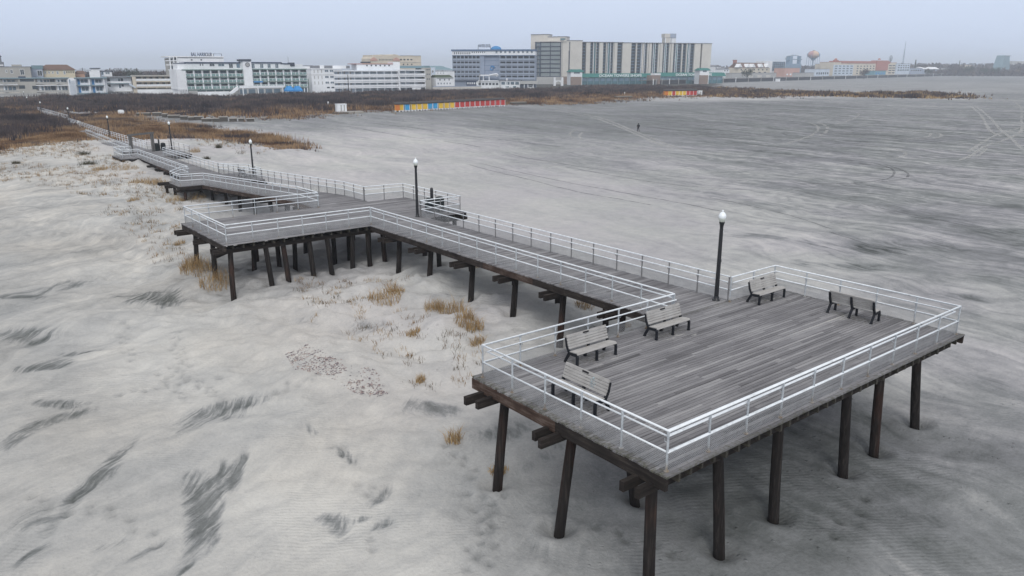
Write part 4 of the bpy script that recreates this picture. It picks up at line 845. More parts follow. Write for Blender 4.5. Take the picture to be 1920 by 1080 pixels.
# ------------------------------------------------------------------ people
def skin_body(name, nodes, edges, mat, parent, sub=1):
    """one continuous surface grown round a skeleton: nodes = (x, y, z, radius)"""
    me = bpy.data.meshes.new(name); me.from_pydata([n[:3] for n in nodes], edges, []); o = bpy.data.objects.new(name+'_tmp', me); COL.objects.link(o)
    md = o.modifiers.new('skin', 'SKIN'); md.use_smooth_shade = True
    for v, n in zip(me.skin_vertices[0].data, nodes): v.radius = (n[3], n[3])
    me.skin_vertices[0].data[0].use_root = True
    o.modifiers.new('sub', 'SUBSURF').levels = sub
    dg = bpy.context.evaluated_depsgraph_get(); dg.update()
    r = bpy.data.meshes.new_from_object(o.evaluated_get(dg)); bpy.data.objects.remove(o); r.name = name
    r.materials.clear(); r.materials.append(MATS[mat]); o2 = bpy.data.objects.new(name, r); COL.objects.link(o2); o2.parent = parent; return o2
def person(loc, rz, label, pose, jacket, trousers, hair):
    t = thing('person', label, 'person', loc, rz)
    if pose == 'walk':
        hip = .92; J = dict(hipL=(.09, 0, .90), kneeL=(.11, -.14, .50), ankL=(.12, -.20, .09), toeL=(.13, -.36, .04), hipR=(-.09, 0, .90), kneeR=(-.11, .05, .49), ankR=(-.16, .26, .11), toeR=(-.17, .12, .035))
        arm = lambda s: [(s*.19, .0, 1.42), (s*.27, .03, 1.14), (s*.20, -.10, .97)]
        lean = 0.0; base = hip
    else:
        base = .52; J = dict(hipL=(.09, -.02, .53), kneeL=(.12, -.44, .50), ankL=(.12, -.46, .09), toeL=(.12, -.62, .04), hipR=(-.09, -.02, .53), kneeR=(-.12, -.44, .50), ankR=(-.12, -.44, .09), toeR=(-.12, -.60, .04))
        arm = lambda s: [(s*.19, .03, 1.02), (s*.26, -.02, .76), (s*.12, -.26, .62)]
        lean = .02
    o = base-.92; zc = lambda z: z+o
    # body: pelvis root, spine, neck, head, legs, arms with hands
    N = [(0, 0, zc(.95), .13), (0, .01, zc(1.15), .13), (0, .01, zc(1.36), .14), (0, 0, zc(1.48), .06), (0, -.01, zc(1.55), .065), (0, -.015, zc(1.64), .095), (0, -.01, zc(1.73), .07)]
    E = [(0, 1), (1, 2), (2, 3), (3, 4), (4, 5), (5, 6)]
    N.append((0, -.105, zc(1.635), .022)); E.append((5, len(N)-1))                        # nose
    for s, k in ((1, 'L'), (-1, 'R')):
        b = len(N); N += [(*J['hip'+k], .085), (*J['knee'+k], .06), (*J['ank'+k], .042), (*J['toe'+k], .036)]; E += [(0, b), (b, b+1), (b+1, b+2), (b+2, b+3)]
        a = arm(s); b = len(N); N += [(*a[0], .06), (*a[1], .042), (*a[2], .03)]; E += [(2, b), (b, b+1), (b+1, b+2)]
        d = (Vector(a[2])-Vector(a[1])).normalized(); sd = Vector((1, 0, 0)); h = Vector(a[2])+d*.07; N.append((*h, .032)); E.append((b+2, len(N)-1)); hb = len(N)-1
        for fi, (off, ln) in enumerate(((-.03, .065), (-.01, .08), (.01, .078), (.03, .06))):
            q = h+sd*off+d*ln+Vector((0, .0, -.012)); N.append((*q, .009)); E.append((hb, len(N)-1))
        q = h-sd*s*.045+d*.015; N.append((*q, .011)); E.append((b+2, len(N)-1))
        N.append((s*.098, .0, zc(1.64), .016)); E.append((5, len(N)-1))                    # ear
    skin_body('body', N, E, 'skin', t)
    a1, a2 = arm(1), arm(-1)
    JN = [(0, .0, zc(.86), .175), (0, .01, zc(1.05), .168), (0, .02, zc(1.25), .172), (0, .02, zc(1.40), .15), (0, .01, zc(1.49), .085)]; JE = [(0, 1), (1, 2), (2, 3), (3, 4)]
    for a in (a1, a2):
        b = len(JN); d = (Vector(a[2])-Vector(a[1])); e = Vector(a[1])+d*.92; JN += [(*a[0], .088), (*a[1], .070), (*e, .056)]; JE += [(3, b), (b, b+1), (b+1, b+2)]
    skin_body('jacket', JN, JE, jacket, t)
    TN = [(0, 0, zc(.95), .15)]; TE = []
    for k in 'LR':
        b = len(TN); A = Vector(J['ank'+k]); K = Vector(J['knee'+k]); e = A+(K-A)*.06; TN += [(*J['hip'+k], .10), (*J['knee'+k], .075), (*e, .062)]; TE += [(0, b), (b, b+1), (b+1, b+2)]
    skin_body('trousers', TN, TE, trousers, t)
    HN = [(0, .03, zc(1.62), .095), (0, .015, zc(1.71), .10), (0, .0, zc(1.765), .06)]
    skin_body('hood' if hair == jacket else 'hair', HN+[(0, .06, zc(1.52), .07)], [(0, 1), (1, 2), (0, 3)], hair, t)
    for s, k in ((1, 'L'), (-1, 'R')):
        A, T = Vector(J['ank'+k]), Vector(J['toe'+k]); d = (T-A); d.z = 0; d.normalize()
        c = A+d*.06; MB().bar((c-d*.13)[:2]+(max(.045, A.z-.05),), (c+d*.15)[:2]+(max(.04, T.z),), .095, .085).build('shoe', 'rubber', t) if False else MB().bar(Vector(((c-d*.13).x, (c-d*.13).y, max(.045, A.z-.05))), Vector(((c+d*.15).x, (c+d*.15).y, max(.04, T.z))), .095, .085).build('shoe', 'rubber', t)
    return t
def make_people():
    P = g(1196.5, 247, 0); P.z = gh(P.x, P.y)
    person(P, R(150), 'person in a dark hooded jacket walking alone across the open beach', 'walk', 'jacket_dark', 'trousers_dark', 'jacket_dark')
    bl = BENCHES[6]; w = Matrix.Translation(Vector(bl[0])) @ Matrix.Rotation(bl[1], 4, 'Z')
    for x, j, hr, lab in ((-.42, 'jacket_dark', 'jacket_dark', 'person in dark clothes sitting on the far bench by the lamp'), (.45, 'jacket_white', 'hair_dark', 'person in a white jacket with dark hair sitting on the far bench')):
        p = w @ Vector((x, .26, 0)); person(p, bl[1], lab, 'sit', j, 'trousers_dark', hr)
# ------------------------------------------------------------------ town
class Bld:
    """a building set out on its front line: u along the front, v away from the beach, z up"""
    def __init__(s, name, label, cat, xl, xr, yb, ang=0.0, depth=14.0, z0=0.0, dist=None, group=None):
        s.P = g(xl, yb, z0)
        if dist: d = ray(xl, 127); k = dist/math.hypot(d.x, d.y); s.P = Vector((d.x*k, d.y*k, z0))
        s.a = R(ang); s.D = Vector((math.cos(s.a), math.sin(s.a), 0)); s.N = Vector((-s.D.y, s.D.x, 0)); s.depth = depth; s.xl = xl; s.xr = xr; s.z0 = z0
        s.t = thing(name, label, cat, s.P, s.a, group); s.W = s.u(xr)
    def u(s, px, v=0.0):
        d = ray(px, 127); P = s.P+s.N*v; de = d.x*s.D.y-d.y*s.D.x
        k = (P.x*s.D.y-P.y*s.D.x)/de; q = Vector((d.x*k, d.y*k, 0)); return (q-s.P).dot(s.D)
    def z(s, px, py, v=0.0):
        q = s.P+s.D*s.u(px, v)+s.N*v; return hgt_at(px, py, q)-s.z0
    def box(s, name, mat, px0, px1, pyt, pyb=None, v0=0.0, v1=None, ref=None, parent=None, du=0.0):
        r = ref if ref is not None else (px0+px1)/2; v1 = s.depth if v1 is None else v1; vf = v0
        zt = s.z(r, pyt, vf); zb = 0.0 if pyb is None else s.z(r, pyb, vf)
        return MB().box(s.u(px0, vf)+du, s.u(px1, vf)-du, v0, v1, zb, zt).build(name, mat, parent or s.t)
    def roofslab(s, mat, px0, px1, py, th=.5, over=.35, v0=0.0, v1=None, ref=None, name='roof'):
        r = ref if ref is not None else (px0+px1)/2; z = s.z(r, py, v0); v1 = s.depth if v1 is None else v1
        return MB().box(s.u(px0, v0)-over, s.u(px1, v0)+over, v0-over, v1+over, z-th, z+.003).build(name, mat, s.t)
    def wins(s, px0, px1, n, pyt, pyb, mat='glass_dark', frac=.6, v=0.0, ref=None, name='window', trim=None, jit=0.0):
        r = ref if ref is not None else (px0+px1)/2; zt, zb = s.z(r, pyt, v), s.z(r, pyb, v); u0, u1 = s.u(px0, v), s.u(px1, v); step = (u1-u0)/n; w = step*frac; pr = None
        for i in range(n):
            c = u0+step*(i+.5)
            if pr is None:
                pr = MB().box(-w/2, w/2, -.05, .10, 0, zt-zb).build(name, mat, s.t, loc=(c, v, zb)); fr = None
                if trim:
                    m = MB(); t = .14; m.box(-w/2-t, w/2+t, -.09, .05, -t, 0); m.box(-w/2-t, w/2+t, -.09, .05, zt-zb, zt-zb+t); m.box(-w/2-t, -w/2, -.09, .05, 0, zt-zb); m.box(w/2, w/2+t, -.09, .05, 0, zt-zb); m.box(-.05, .05, -.09, -.05, 0, zt-zb)
                    fr = m.build('frame', trim, pr)
            else:
                c2 = share(pr, s.t, (c, v, zb))
                if trim: share(fr, c2, (0, 0, 0))
    def floor(s, mat, px0, px1, py, v0, v1, th=.28, ref=None, name='balcony'):
        r = ref if ref is not None else (px0+px1)/2; z = s.z(r, py, v0); return MB().box(s.u(px0, v0), s.u(px1, v0), v0, v1, z-th, z).build(name, mat, s.t)
    def rail(s, mat, px0, px1, pyt, pyb, v, n, ref=None, solid=None, post='white_trim', name='railing'):
        r = ref if ref is not None else (px0+px1)/2; zt, zb = s.z(r, pyt, v), s.z(r, pyb, v); u0, u1 = s.u(px0, v), s.u(px1, v)
        o = MB().box(u0, u1, v-.03, v+.03, zb+.08, zt-.08).build(name, mat, s.t)
        m = MB(); m.box(u0, u1, v-.07, v+.04, zt-.09, zt+.02)
        for i in range(n+1): uu = u0+(u1-u0)*i/n; m.box(uu-.09, uu+.09, v-.08, v+.05, zb, zt-.095)
        m.build('rail_frame', post, o); return o
    def fins(s, mat, pxs, pyt, pyb, v0, v1, w=.3, ref=None, name='partition'):
        m = None
        for px in pxs:
            r = ref if ref is not None else px; zt, zb = s.z(r, pyt, v0), (0 if pyb is None else s.z(r, pyb, v0)); u = s.u(px, v0)
            MB().box(u-w/2, u+w/2, v0, v1, zb, zt).build(name, mat, s.t)
def lerp(a, b, n): return [a+(b-a)*i/n for i in range(n+1)]
def hip_roof(b, mat, px0, px1, py_eave, py_ridge, v0, v1, over=.5, ref=None, ridge=.25, name='roof'):
    r = ref if ref is not None else (px0+px1)/2; z0, z1 = b.z(r, py_eave, v0), b.z(r, py_ridge, v0)+.5; u0, u1 = b.u(px0, v0)-over, b.u(px1, v0)+over; v0 -= over; v1 += over; vm = (v0+v1)/2; q = (u1-u0)*ridge
    m = MB(); m.add([(u0, v0, z0), (u1, v0, z0), (u1, v1, z0), (u0, v1, z0), (u0+q, vm, z1), (u1-q, vm, z1)], [(0, 1, 5, 4), (1, 2, 5), (2, 3, 4, 5), (3, 0, 4), (3, 2, 1, 0)]); return m.build(name, mat, b.t)
def gable_roof(b, mat, px0, px1, py_eave, py_ridge, v0, v1, along=True, name='roof', wall=None, ref=None):
    r = ref if ref is not None else (px0+px1)/2; z0, z1 = b.z(r, py_eave, v0), b.z(r, py_ridge, v0); u0, u1 = b.u(px0, v0), b.u(px1, v0)
    m = MB()
    if along: vm = (v0+v1)/2; m.prism([(v0-.4, z0-.1), (v1+.4, z0-.1), (vm, z1)], u0-.3, u1+.3, 'x')
    else: um = (u0+u1)/2; m.prism([(u0-.4, z0-.1), (u1+.4, z0-.1), (um, z1)], v0-.3, v1, 'y')
    return m.build(name, mat, b.t)

def town_left():
    b = Bld('tower_house', 'dark shingled tower house cut by the left edge of the view', 'house', -26, 7, 170, -8, 12, dist=520)
    b.box('wall', 'grey_roof', -26, 7, 116); b.box('belvedere', 'grey_roof', -24, 4, 106, 116, 1, 9); hip_roof(b, 'dark_trim', -24, 4, 106, 100, 1, 9); b.box('band', 'white_trim', -26, 7.2, 121, 123.5, -.12, .0); b.wins(-20, 4, 3, 108, 113, 'glass_mid', .5, 1)
    b = Bld('beige_house', 'blank beige building with three small windows behind the motel', 'house', -14, 56, 172, -10, 16, dist=462)
    b.box('wall', 'beige_wall', -14, 56, 125); b.box('roof_block', 'beige_wall', 22, 40, 121, 125.2, 3, 9); b.roofslab('grey_roof', -14, 56, 124.6, .3, .15)
    for a, c, t, q in ((9.5, 12.5, 131.5, 135.5), (18, 23, 131, 137.5), (36, 44.5, 130.5, 140)): b.wins(a, c, 1, t, q, 'glass_dark', .8, trim='white_trim')
    b = Bld('grey_house', 'small blue grey house with a dark recess beside the beige building', 'house', 56.5, 79, 172, -10, 12, dist=468)
    b.box('wall', 'grey_blue_wall', 56.5, 79, 129); b.box('roof', 'teal_roof', 59, 80, 122.5, 129.2, -.3); b.wins(68.5, 77.5, 1, 132.5, 142, 'glass_dark', .9, trim='white_trim')
    b = Bld('yellow_house', 'yellow house with a brown hipped roof behind the motel', 'house', 78, 139, 172, -10, 16, dist=470)
    b.box('wall', 'yellow_wall', 78, 139, 131); hip_roof(b, 'brown_roof', 72, 139, 131, 123, 0, 16, .6, ridge=.22); b.wins(80, 101, 3, 134, 138, 'glass_dark', .3, trim='white_trim'); b.wins(100, 126, 2, 133.5, 139, 'glass_mid', .22, trim='white_trim'); b.wins(122, 138, 4, 133.8, 137, 'glass_dark', .45)
    b = Bld('orange_house', 'low orange house beside the yellow one', 'house', 139.5, 160, 172, -10, 10, dist=478)
    b.box('wall', 'orange_wall', 139.5, 157, 138); hip_roof(b, 'brown_roof', 138, 160, 138, 134.5, 0, 10, .3)
    # --- two storey motel with sand coloured walls
    b = Bld('beige_motel', 'two storey sand coloured motel with white door bays, farthest left', 'motel', -12, 123, 181, -12, 12, dist=432)
    b.box('wall', 'sand_wall', -12, 123, 147, None, 2.0); b.roofslab('teal_roof', -12, 123, 146, .35, .3, -.1); b.floor('white_trim', -12, 28, 158.5, 0, 2, .3); b.floor('white_trim', 62, 123, 159.5, 0, 2, .3); b.floor('concrete', -12, 123, 174.8, -.6, 2, .35, name='walk')
    for pt, pb in ((148.5, 157.5), (161, 173)):
        b.box('bay', 'white_wall', 66, 77, pt, pb, 1.5, 2); b.box('bay', 'white_wall', 101, 110, pt, pb, 1.5, 2); b.box('bay', 'white_wall', 0, 7.5, pt, pb, 1.5, 2)
        b.wins(71, 76, 1, pt+1, pb, 'glass_mid', .8, 1.5, name='door'); b.wins(104, 108, 1, pt+1, pb, 'glass_mid', .8, 1.5, name='door'); b.wins(2.5, 7, 1, pt+1, pb, 'glass_mid', .8, 1.5, name='door'); b.wins(78, 89, 2, pt+1, pb-2.5, 'glass_mid', .85, 2); b.wins(9, 24, 2, pt+1, pb-2.5, 'glass_mid', .85, 2); b.wins(89.5, 99, 1, pt, pb-.5, 'glass_dark', .95, 2, name='recess'); b.wins(110.5, 121, 2, pt+1, pb-2.5, 'glass_mid', .85, 2)
        b.rail('concrete', 62, 123, pb-3.6, pb, .05, 12, post='beige_wall'); b.rail('concrete', -12, 28, pb-3.6, pb, .05, 8, post='beige_wall')
    b.box('stair_block', 'beige_wall', 29, 62, 147, None, .3, 3); b.wins(33, 60, 1, 148, 153, 'glass_dark', .98, .3, name='opening'); b.wins(29.5, 41, 1, 160, 166.5, 'glass_dark', .98, .3, name='opening'); b.wins(54, 65, 1, 161, 167.5, 'glass_dark', .9, .3, name='opening')
    q = b.box('sign_board', 'navy', 31, 45, 143.2, 145.8, 0, .2)
    b.box('deck_wall', 'concrete', -12, 123, 175, 181, -.55, -.2, name_fix=None) if False else b.box('deck_wall', 'concrete', -12, 123, 175.4, None, -.5, 1.5)
    b = Bld('arched_stair_tower', 'white rounded stair tower between the two motels', 'stair tower', 122.5, 137, 181, -12, 6, dist=416)
    m = MB(); u0, u1 = b.u(123), b.u(137); z1 = b.z(130, 146); c = (u0+u1)/2; r = (u1-u0)/2
    m.prism([(c+r*math.cos(t), (z1-r*.8)+r*.8*math.sin(t)) for t in np.linspace(0, math.pi, 12)]+[(u0, 0), (u1, 0)], -.3, 5, 'y'); m.build('wall', 'white_wall', b.t)
    b.wins(125.5, 128, 1, 149, 156, 'glass_blue', .9, -.3); 
    m = MB(); [m.box(u-.07, u+.07, -.55, -.31, 0, z1-1.2) for u in np.linspace(u0+.6, u1-.4, 6)]; m.build('ribs', 'pale_blue_wall', b.t)
    b = Bld('blue_door_motel', 'two storey white motel with bright blue doors', 'motel', 137, 196, 181, -12, 12, dist=416)
    b.box('wall', 'white_wall', 137, 196, 147, None, 1.8); b.roofslab('teal_roof', 137, 196, 145.6, .35, .3, -.1); b.floor('teal_roof', 137, 191, 159.8, 0, 1.8, .3); b.floor('teal_roof', 137, 196, 174.5, -.4, 1.8, .4, name='walk')
    for pt, pb in ((148.5, 159), (162, 174)):
        b.wins(140.5, 146.5, 1, pt, pb, 'bright_blue', .8, 1.8, name='door'); b.wins(167.5, 173.5, 1, pt, pb, 'bright_blue', .8, 1.8, name='door'); b.wins(147, 160.5, 2, pt+.5, pb-3.5, 'glass_mid', .9, 1.8); b.wins(174.5, 187, 2, pt+.5, pb-3.5, 'glass_mid', .9, 1.8)
        for x0, x1 in ((147, 160), (174, 188)): b.rail('pale_blue_wall', x0, x1, pb-3.6, pb, .05, 5)
    b.fins('white_wall', (137.5, 163.5, 191), 147, None, .1, 1.8, .5, name='pier_wall'); b.box('deck_wall', 'grey_roof', 137, 196, 175.5, None, -.3, 1.5)
    b = Bld('white_roof_house', 'plain white tower with a dark cap behind the blue door motel', 'house', 166, 187, 172, -10, 9, dist=462)
    b.box('wall', 'white_wall', 170, 186, 128.5); b.box('wing', 'white_wall', 166, 170, 133.5, None, .4, 8); b.roofslab('dark_trim', 169.5, 186.5, 127.4, .4, .4)
    b = Bld('pale_blue_house', 'low pale blue house with a dark flat roof and wide window', 'house', 187.5, 208.5, 172, -10, 9, dist=464)
    b.box('wall', 'white_wall', 187.5, 208.5, 133.5); b.roofslab('dark_trim', 187.3, 208.5, 132.8, .35, .4); b.box('side', 'pale_blue_wall', 187.4, 193, 134.2, None, -.14, .1); b.wins(188.5, 192.5, 1, 135, 140, 'glass_mid', .8, -.14); b.wins(196, 204.5, 1, 135.5, 138.5, 'glass_mid', .9, trim='white_trim')
    b = Bld('stair_motel', 'two storey white motel with an outside stair at each end', 'motel', 191.5, 244, 179, -12, 12, dist=428)
    b.box('wall', 'white_wall', 192, 243, 145, None, 1.6); b.roofslab('grey_roof', 191.5, 238, 143.5, .4, .5, -.1); b.roofslab('teal_roof', 236, 246, 143.2, .3, .2); b.floor('teal_roof', 192, 240, 156, 0, 1.6, .3); b.floor('concrete', 192, 245, 171.5, -.6, 1.6, .3, name='walk')
    for pt, pb in ((147, 155), (158.5, 165)):
        b.wins(197, 203.5, 1, pt, pb-2.5, 'glass_dark', .8, 1.6); b.wins(218, 222.5, 1, pt, pb, 'glass_mid', .8, 1.6, name='door'); b.wins(222.5, 228, 1, pt, pb-2.5, 'glass_dark', .8, 1.6)
    b.rail('white_wall', 192, 240, 152.5, 156, .05, 10)
    m = MB(); u0, u1 = b.u(194), b.u(209); za, zb = b.z(200, 158), b.z(200, 170); m.prism([(u0, za), (u1, zb), (u1, zb-.9), (u0, za-1.2)], -1.4, -.1, 'y'); m.build('stair', 'white_wall', b.t)
    m = MB(); u0, u1 = b.u(238), b.u(249); za, zb = b.z(243, 155), b.z(243, 163); m.prism([(u0, za), (u1, zb), (u1, zb-.7), (u0, za-1)], -1.4, -.1, 'y'); m.build('stair', 'pale_blue_wall', b.t)
    b.fins('white_trim', np.linspace(194, 244, 12), 172.5, None, -.5, -.2, .35, name='post')
    b = Bld('cream_motel', 'three level cream motel with long open galleries', 'motel', 245, 331, 179, -12, 14, dist=428)
    b.box('wall', 'cream_wall', 247, 331, 143, None, 2.2); b.roofslab('beige_wall', 244, 331, 141.4, .5, .2, -.1)
    for py in (152.5, 163): b.floor('cream_wall', 250, 331, py, 0, 2.2, .35)
    for pt, pb in ((145.5, 152), (155.5, 162.4)): 
        b.rail('white_wall', 252, 331, pb-4.4, pb, .05, 9); b.wins(252, 262, 1, pt-1.5, pt+1.8, 'glass_dark', .9, 2.2); b.wins(262, 330, 6, pt-1.2, pt+4, 'brick_wall', .28, 2.2, name='door'); b.wins(264, 332, 6, pt-1, pt+2.5, 'glass_mid', .35, 2.2)
    b.wins(252, 326, 4, 163.5, 166, 'glass_dark', .85, 2.2, name='opening'); b.box('end_tower', 'cream_wall', 245, 251, 143.5, None, -.2, 6); b.fins('cream_wall', (251, 331), 143, None, 0, 2.2, .5, name='column')
    b = Bld('parapet_wall', 'low white wall in front of the cream motel', 'wall', 252, 331, 176, -12, .5, dist=415); b.box('wall', 'white_wall', 252, 331, 167.5); b.box('coping', 'concrete', 252, 331, 166.9, 167.5, -.06, .56)
    b.fins('white_trim', np.linspace(253, 330, 14), 171, None, -.25, -.05, .25, name='post')

def town_white_hotel():
    # slab behind
    b = Bld('rear_hotel', 'white hotel slab with open balconies on its end, behind the clock hotel', 'hotel', 313, 421, 174, -6, 14, dist=440)
    b.box('wall', 'white_wall', 334, 421, 108); b.box('end_wall', 'beige_wall', 318, 334, 109, None, 1.6); b.roofslab('white_wall', 313, 421, 105.3, .6, .2); b.box('parapet', 'dark_trim', 334, 421, 108, 109, -.12, 0)
    for py in (113.2, 121, 130.2, 140.5, 152, 163): b.floor('white_wall', 313 if py < 125 else 316, 334, py, -.3, 2.5, .4)
    b.fins('white_wall', (320.5, 327.3, 333.6), 106, None, -.28, 1.6, .45, name='column')
    for px in (319, 325.8): b.wins(px+.5, px+6.5, 1, 110, 113, 'glass_mid', .9, 1.6); b.wins(px+.5, px+6.5, 1, 122, 129, 'glass_mid', .9, 1.6); b.wins(px+.5, px+6.5, 1, 142, 151, 'glass_mid', .9, 1.6)
    b.box('plant_room', 'white_wall', 391, 402, 101, 106, 2, 7); b.box('frame', 'dark_trim', 402.5, 418, 100.6, 101.2, 2, 2.3); b.fins('dark_trim', (403, 418), 101, 105.8, 2, 2.3, .2, name='frame_leg')
    text_mesh('BAL HARBOUR', 2.5, .12, 'navy', b.t, 'sign_letters', (b.u(361), .5, b.z(375, 105.3)), (math.pi/2, 0, 0), squeeze=.62)
    b.wins(358, 364, 1, 111, 113.5, 'glass_dark', .5); b.wins(376, 382, 1, 111, 113.5, 'glass_dark', .5)
    # clock hotel
    b = Bld('clock_hotel', 'white hotel with green glass balconies and a clock tower', 'hotel', 329, 576, 181, -4, 15, dist=392)
    z = b.z
    b.box('wall', 'white_wall', 330, 575, 130, None, 1.7); b.box('end_wall', 'white_wall', 329.5, 346.5, 130, 168, -.2, 15)
    b.box('penthouse', 'white_wall', 333, 453, 117.5, 130, 3.2, 13); b.box('penthouse', 'white_wall', 470, 531, 117.5, 128.5, 3.2, 13); b.box('penthouse', 'white_wall', 531, 568, 120.5, 128.5, 3.4, 12)
    b.roofslab('navy', 348, 453, 116.4, .55, .4, 3.2, 13); b.roofslab('navy', 470, 527, 116.4, .55, .4, 3.2, 13); b.roofslab('navy', 527.5, 546, 118.5, .5, .3, 3.4, 12); b.box('parapet_step', 'navy', 333, 349, 118.3, 119.5, 3.0, 12)
    b.box('roof_cabin', 'dark_trim', 545, 553, 117.3, 124, 3, 7); b.box('mast', 'steel', 541.2, 541.7, 106, 120.5, 5, 5.2)
    b.wins(374, 383, 2, 119.5, 123.5, 'glass_dark', .35, 3.2); b.wins(393.5, 402.5, 1, 119.5, 124, 'glass_dark', .95, 3.2, trim='white_trim'); b.wins(409.5, 421, 1, 119.5, 124, 'glass_mid', .95, 3.2, trim='white_trim'); b.wins(429.5, 437, 1, 119.5, 127.3, 'glass_dark', .9, 3.2, trim='white_trim', name='door'); b.wins(443.5, 450.5, 1, 119.5, 127, 'glass_blue', .9, 3.2, name='door')
    for a in (471.5, 487.7, 501.5, 516): b.wins(a, a+6.4, 1, 119.7, 127.4, 'glass_mid', .85, 3.2, name='door', trim='white_trim')
    # clock tower
    b.box('clock_tower', 'white_wall', 456, 472, 113, None, -1.2, 6); b.roofslab('dark_trim', 455, 470.5, 111, .9, .35, -1.2, 6, name='tower_cap')
    cu, cz = b.u(464.6, -1.2), z(464.6, 121.3, -1.2); m = MB(); r = 1.05
    m.prism([(cu+r*math.cos(t), cz+r*math.sin(t)) for t in np.linspace(0, 2*math.pi, 25)[:-1]], -1.34, -1.19, 'y'); ck = m.build('clock', 'dark_trim', b.t)
    m = MB(); m.prism([(cu+.78*math.cos(t), cz+.78*math.sin(t)) for t in np.linspace(0, 2*math.pi, 25)[:-1]], -1.37, -1.34, 'y'); m.build('dial', 'concrete', ck)
    m = MB(); m.bar((cu, -1.40, cz), (cu+.2, -1.40, cz+.6), .09, .05); m.bar((cu, -1.40, cz), (cu+.42, -1.40, cz-.12), .09, .05); m.build('hands', 'navy', ck)
    for (x0, x1) in ((346.5, 457), (472, 574.5)):
        rows = ((130.8, 137.8, 143.2), (144.2, 149.6, 154.6), (155.4, 161.2, 166.6)) if x0 < 400 else ((129.8, 135.2, 140.2), (141, 146.5, 151.4), (152.4, 158, 162.6))
        for i, (pt, pm, pb) in enumerate(rows):
            b.floor('green_trim', x0, x1, pb+1.0, -.25, 1.7, .34); ed = lerp(x0, x1, 7)
            for k in range(7):
                e = (x1-x0)/7
                b.wins(x0+e*k+2.6, x0+e*(k+1)-.8, 1, pt+1.2, pb-.3, 'glass_mid' if (k+i) % 3 else 'glass_dark', .96, 1.7, ref=(x0+x1)/2, name='balcony_door')
            b.rail('glass_green', x0+.4, x1-.3, pm, pb, -.1, 14, ref=(x0+x1)/2)
        b.fins('white_wall', lerp(x0, x1, 7)[:-1], rows[0][0], rows[2][2]+.5, -.16, 1.7, .42, ref=(x0+x1)/2); b.roofslab('green_trim', x0-6, x1, rows[0][0]-.8, .42, .1, -.3, 3.3, name='eave')
    b.box('banner', 'bright_blue', 473, 491, 152, 154.6, -.3, -.22)
    # terrace, stair, arcade
    b.box('terrace', 'concrete', 443, 528, 164.6, None, -9, -1.3); b.box('terrace_edge', 'white_trim', 443, 529, 163.9, 165.0, -9.25, -9.0); b.rail('white_wall', 446, 529, 160.5, 163.9, -9.1, 18)
    b.wins(444, 524, 5, 167, 175.5, 'glass_mid', .78, -9, name='arcade_opening'); b.fins('white_trim', (452, 480.5, 527), 165, None, -9.4, -9.05, .4, name='column')
    m = MB(); v = -9.5; ua, ub = b.u(424, v), b.u(441, v); za, zb = z(424, 174.5, v), z(441, 161.5, v); m.prism([(ua, za), (ub, zb), (ub, zb-1.6), (ua, za-1.2)], v-1.8, v, 'y'); m.build('stair', 'white_wall', b.t)
    b.box('ground_floor', 'concrete', 349, 443, 167.6, None, -.1, 1.7); b.wins(365, 432, 4, 168, 171.5, 'glass_dark', .92, -.1, name='opening'); b.box('pool_wall', 'white_wall', 366, 425, 171.8, None, -5, -4.6); b.fins('white_trim', lerp(331, 347, 5), 167, None, -.3, .2, .35, name='column')
    b.fins('white_trim', (533, 537, 545, 560, 568, 574), 164, None, -.2, .1, .35, name='column'); b.box('shop_front', 'glass_mid', 530, 574, 165.5, None, .5, 1.6)
    for i, (x0, x1, w) in enumerate(((534.5, 548.5, 'first'), (550.2, 564.5, 'second'))):
        c = Bld('blue_canopy', 'bright blue pyramid canopy nearest the clock hotel stair' if i == 0 else 'bright blue pyramid canopy nearest the narrow white block', 'canopy', x0, x1, 176, -4, 4, dist=384, group='blue canopies in front of the clock hotel')
        u0, u1 = c.u(x0), c.u(x1); zt, ze, zm = c.z(x0, 161.5), c.z(x0, 168.6), c.z(x0, 171.5); m = MB(); q = (u1-u0)*.28
        m.add([(u0, 0, ze), (u1, 0, ze), (u1, 4, ze), (u0, 4, ze), (u0+q, 1.2, zt), (u1-q, 1.2, zt), (u1-q, 2.8, zt), (u0+q, 2.8, zt)], [(0, 1, 5, 4), (1, 2, 6, 5), (2, 3, 7, 6), (3, 0, 4, 7), (4, 5, 6, 7)]); m.add([(u0, 0, ze), (u1, 0, ze), (u1, 0, zm), (u0, 0, zm), (u0, 4, ze), (u1, 4, ze), (u1, 4, zm), (u0, 4, zm)], [(0, 1, 2, 3), (4, 5, 6, 7), (0, 3, 7, 4), (1, 2, 6, 5)]); m.build('canvas', 'blue_canvas', c.t)
        for a in (u0+.12, u1-.12):
            for vv in (.1, 3.9): MB().box(a-.07, a+.07, vv-.07, vv+.07, 0, ze).build('leg', 'steel', c.t)
        c.box('cart', 'navy', x0+1.5, x1-1.5, 172.5, None, 1.2, 2.8)
    b = Bld('narrow_block', 'narrow white block between the clock hotel and the long galleries', 'building', 574, 588, 177, -6, 14, dist=425)
    b.box('wall', 'white_wall', 568, 586, 123.5); b.roofslab('grey_roof', 568, 586, 122.6, .3, .2); b.box('annex', 'green_trim', 575, 587, 147.5, None, -1.5, 0)
    for pt in (128.5, 137.5): b.wins(573.5, 581, 2, pt, pt+3.4, 'glass_dark', .75, trim='white_trim')
    b.wins(577, 584, 1, 150.5, 154, 'glass_dark', .7, -1.5)

